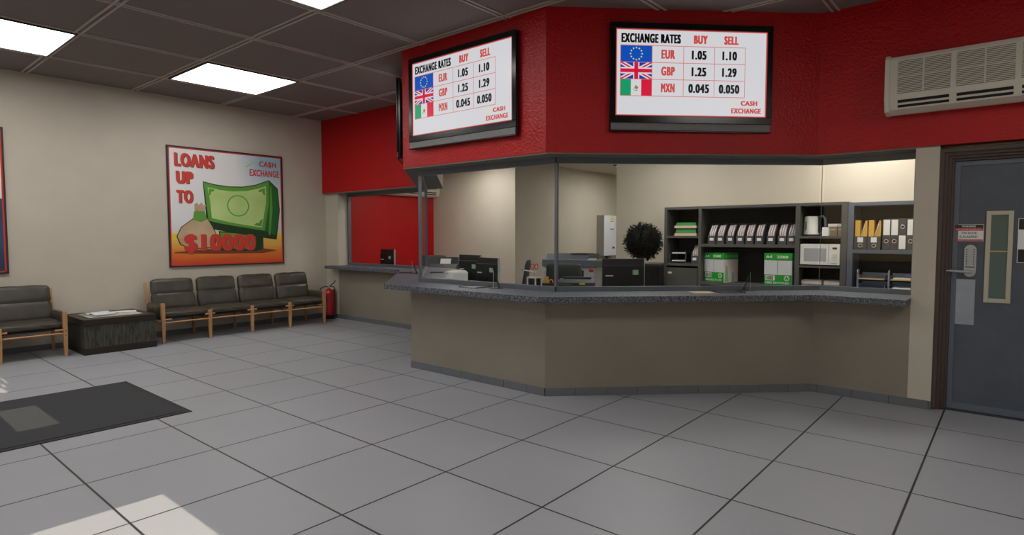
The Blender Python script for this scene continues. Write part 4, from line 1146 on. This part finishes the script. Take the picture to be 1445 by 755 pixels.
B('display', M_black, t, -.05, .02, -.1015, -.1, .035, .055); B('sticker', M_yellow, t, .03, .09, -.1015, -.10, .045, .06)
# pen cups
t = thing('pen_cup', 'white mesh pen cup with orange-handled scissors behind the glass', 'pen cup', (-4.03, 5.16, .9985))
q = MB()
for sx in (-.055, .055):
    for sy in (-.05, .05): q.box(sx-.006, sx+.006, sy-.006, sy+.006, 0, .112)
q.box(-.061, .061, -.056, -.044, .10, .112).box(-.061, .061, .044, .056, .10, .112).box(-.061, -.049, -.056, .056, .10, .112).box(.049, .061, -.056, .056, .10, .112).box(-.061, .061, -.056, .056, 0, .008)
q.build('cup_frame', M_white, t); B('cup_lining', M_black2, t, -.05, .05, -.044, .044, .008, .095)
def scissors(label, loc, rz, m, tilt=0, cat='scissors', big=1.):
    s = thing('scissors', label, cat, loc, rz)
    for k in (-1, 1):
        q = MB(); q.tube([(k*.021*big+cos(2*pi*j/14)*.017*big, 0, .145*big+sin(2*pi*j/14)*.028*big) for j in range(14)], .0055*big, n=6, closed=True); q.build('handle_loop', m, s)
        q = MB(); q.xz([(k*.008, .118*big), (k*.002, .118*big), (-k*.002, 0), (k*.004, .02)][::(1 if k > 0 else -1)], -.0015*k, .0015*k+.0015); q.build('blade', M_steel, s)
    s.rotation_euler = (0, R(tilt), R(rz)); return s
scissors('bright orange scissors standing in the white pen cup', (-4.03, 5.16, 1.07), 35, M_orange, big=1.05)
t = thing('marker_pen', 'white marker pen leaning out of the white pen cup', 'pen', (-4.06, 5.17, 1.0985)); MB().tube([(-.08, -.06, .085), (.03, .025, .06)], .006, n=8).build('barrel', P_white, t); MB().tube([(-.10, -.075, .09), (-.08, -.06, .085)], .008, n=8).build('cap', M_steel, t)
t = thing('highlighter', 'yellow highlighter standing beside the glass corner post', 'pen', (-3.915, 5.23, .9985)); MB().box(-.022, .022, -.012, .012, .035, .115, bev=.004).build('barrel', mat('ochre_plastic', srgb(190, 170, 70), .5), t); MB().box(-.022, .022, -.014, .014, 0, .035, bev=.003).build('cap', M_black, t)
t = thing('tape_dispenser', 'small amber looped tape dispenser on the granite behind the corner post', 'tape dispenser', (-3.845, 5.17, .9985), 30)
for x in (-.035, .028):
    MB().tube([(x+cos(pi*j/8)*.024, 0, .05+sin(pi*j/8)*.04) for j in range(9)], .006, n=6).build('loop', M_amber, t)
B('base', M_black2, t, -.065, .06, -.02, .02, 0, .052)

# deal trays and counter pens
def deal_tray(label, loc, rz, w, d, slip=None):
    t = thing('deal_tray', label, 'money tray', loc, rz, 'money trays under the glass')
    B('dish', M_black, t, -w/2, w/2, -d/2, d/2, .0004, .005)
    B('rim', M_black2, t, -w/2-.006, -w/2, -d/2, d/2, .0004, .010); B('rim', M_black2, t, w/2, w/2+.006, -d/2, d/2, .0004, .010)
    if slip: B('paper_slip', M_tan if slip < 0 else P_white, t, w/2-abs(slip), w/2, -d/2+.01, d/2-.01, .0051, .0066)
    return t
deal_tray('narrow black money tray on the diagonal end of the granite', (-7.01, 5.84, .998), -45, .14, .22)
deal_tray('narrow black money tray behind the diagonal glass pane', (-6.70, 6.18, .998), -45, .14, .20)
deal_tray('black money tray with a pale edge, left part of the granite', (-4.52, 4.73, .998), 0, .24, .25, -.03)
deal_tray('black money tray beside a pale paper on the middle granite', (-2.17, 5.93, .998), 45, .24, .20)
t = thing('paper_slip', 'pale beige paper slip on the granite below the left paper carton', 'paper', (-2.36, 5.76, .998), 45); B('sheet', M_tan, t, -.12, .08, -.09, .09, .0005, .002); B('print_line', M_filebk, t, -.06, .02, -.05, -.045, .002, .0024)
def counter_pen(label, loc, rz, m=M_black):
    t = thing('counter_pen', label, 'pen', loc, rz, 'desk pens on the granite')
    MB().lathe([(.045, 0), (.045, .006), (.02, .012), (.012, .03), (.008, .035)]).build('base', M_black, t)
    MB().tube([(0, 0, .02), (-.006, 0, .045), (-.028, .0, .10), (-.045, 0, .155)], .006, n=8, rs=[.011, .009, .007, .004]).build('pen', M_black, t)
    MB().tube([(-.06, -.01, .0), (-.06, -.01, .19)], .0028, n=6).build('holder_rod', M_steel, t)
    B('rod_foot', M_black, t, -.10, -.03, -.03, .01, 0, .004)
    return t
p1 = counter_pen('black desk pen on its stand on the diagonal left end of the granite', (-6.73, 5.80, .9985), 40)
p2 = place(copy_tree(p1), (-4.22, 4.79, .9985), 40, 'black desk pen on its stand near the left glass pane, in front of the monitors')
p3 = place(copy_tree(p1), (-2.11, 6.18, .9985), 200, 'black desk pen on its stand between the two paper cartons')

# ------------------------------------------------------------------ light, camera
sun = bpy.data.lights.new('sun', 'SUN'); sun.energy = 6.2; sun.angle = R(.12); sun.color = (1, .91, .74)
so = bpy.data.objects.new('sun', sun); COL.objects.link(so); so.location = (0, -6, 6)
so.rotation_euler = (R(90-30), 0, 0)
world = bpy.data.worlds.new('world'); scene.world = world; world.use_nodes = True
nt = world.node_tree; bg = nt.nodes['Background']
sky = nt.nodes.new('ShaderNodeTexSky'); sky.sky_type = 'NISHITA'; sky.sun_disc = False; sky.sun_elevation = R(30); sky.sun_rotation = R(180)
nt.links.new(sky.outputs[0], bg.inputs[0]); bg.inputs[1].default_value = .12
cam = bpy.data.cameras.new('camera'); co = bpy.data.objects.new('camera', cam); COL.objects.link(co); scene.camera = co
cam.sensor_width = 36; cam.lens = 842.25/1445*36; cam.clip_start = .05; cam.clip_end = 100
co.location = (0, 0, 1.568); co.rotation_euler = (R(90-3.1086), 0, R(40.139))
vs = scene.view_settings; vs.view_transform = 'Standard'; vs.look = 'None'; vs.gamma = 1; vs.use_curve_mapping = False; vs.exposure = 0
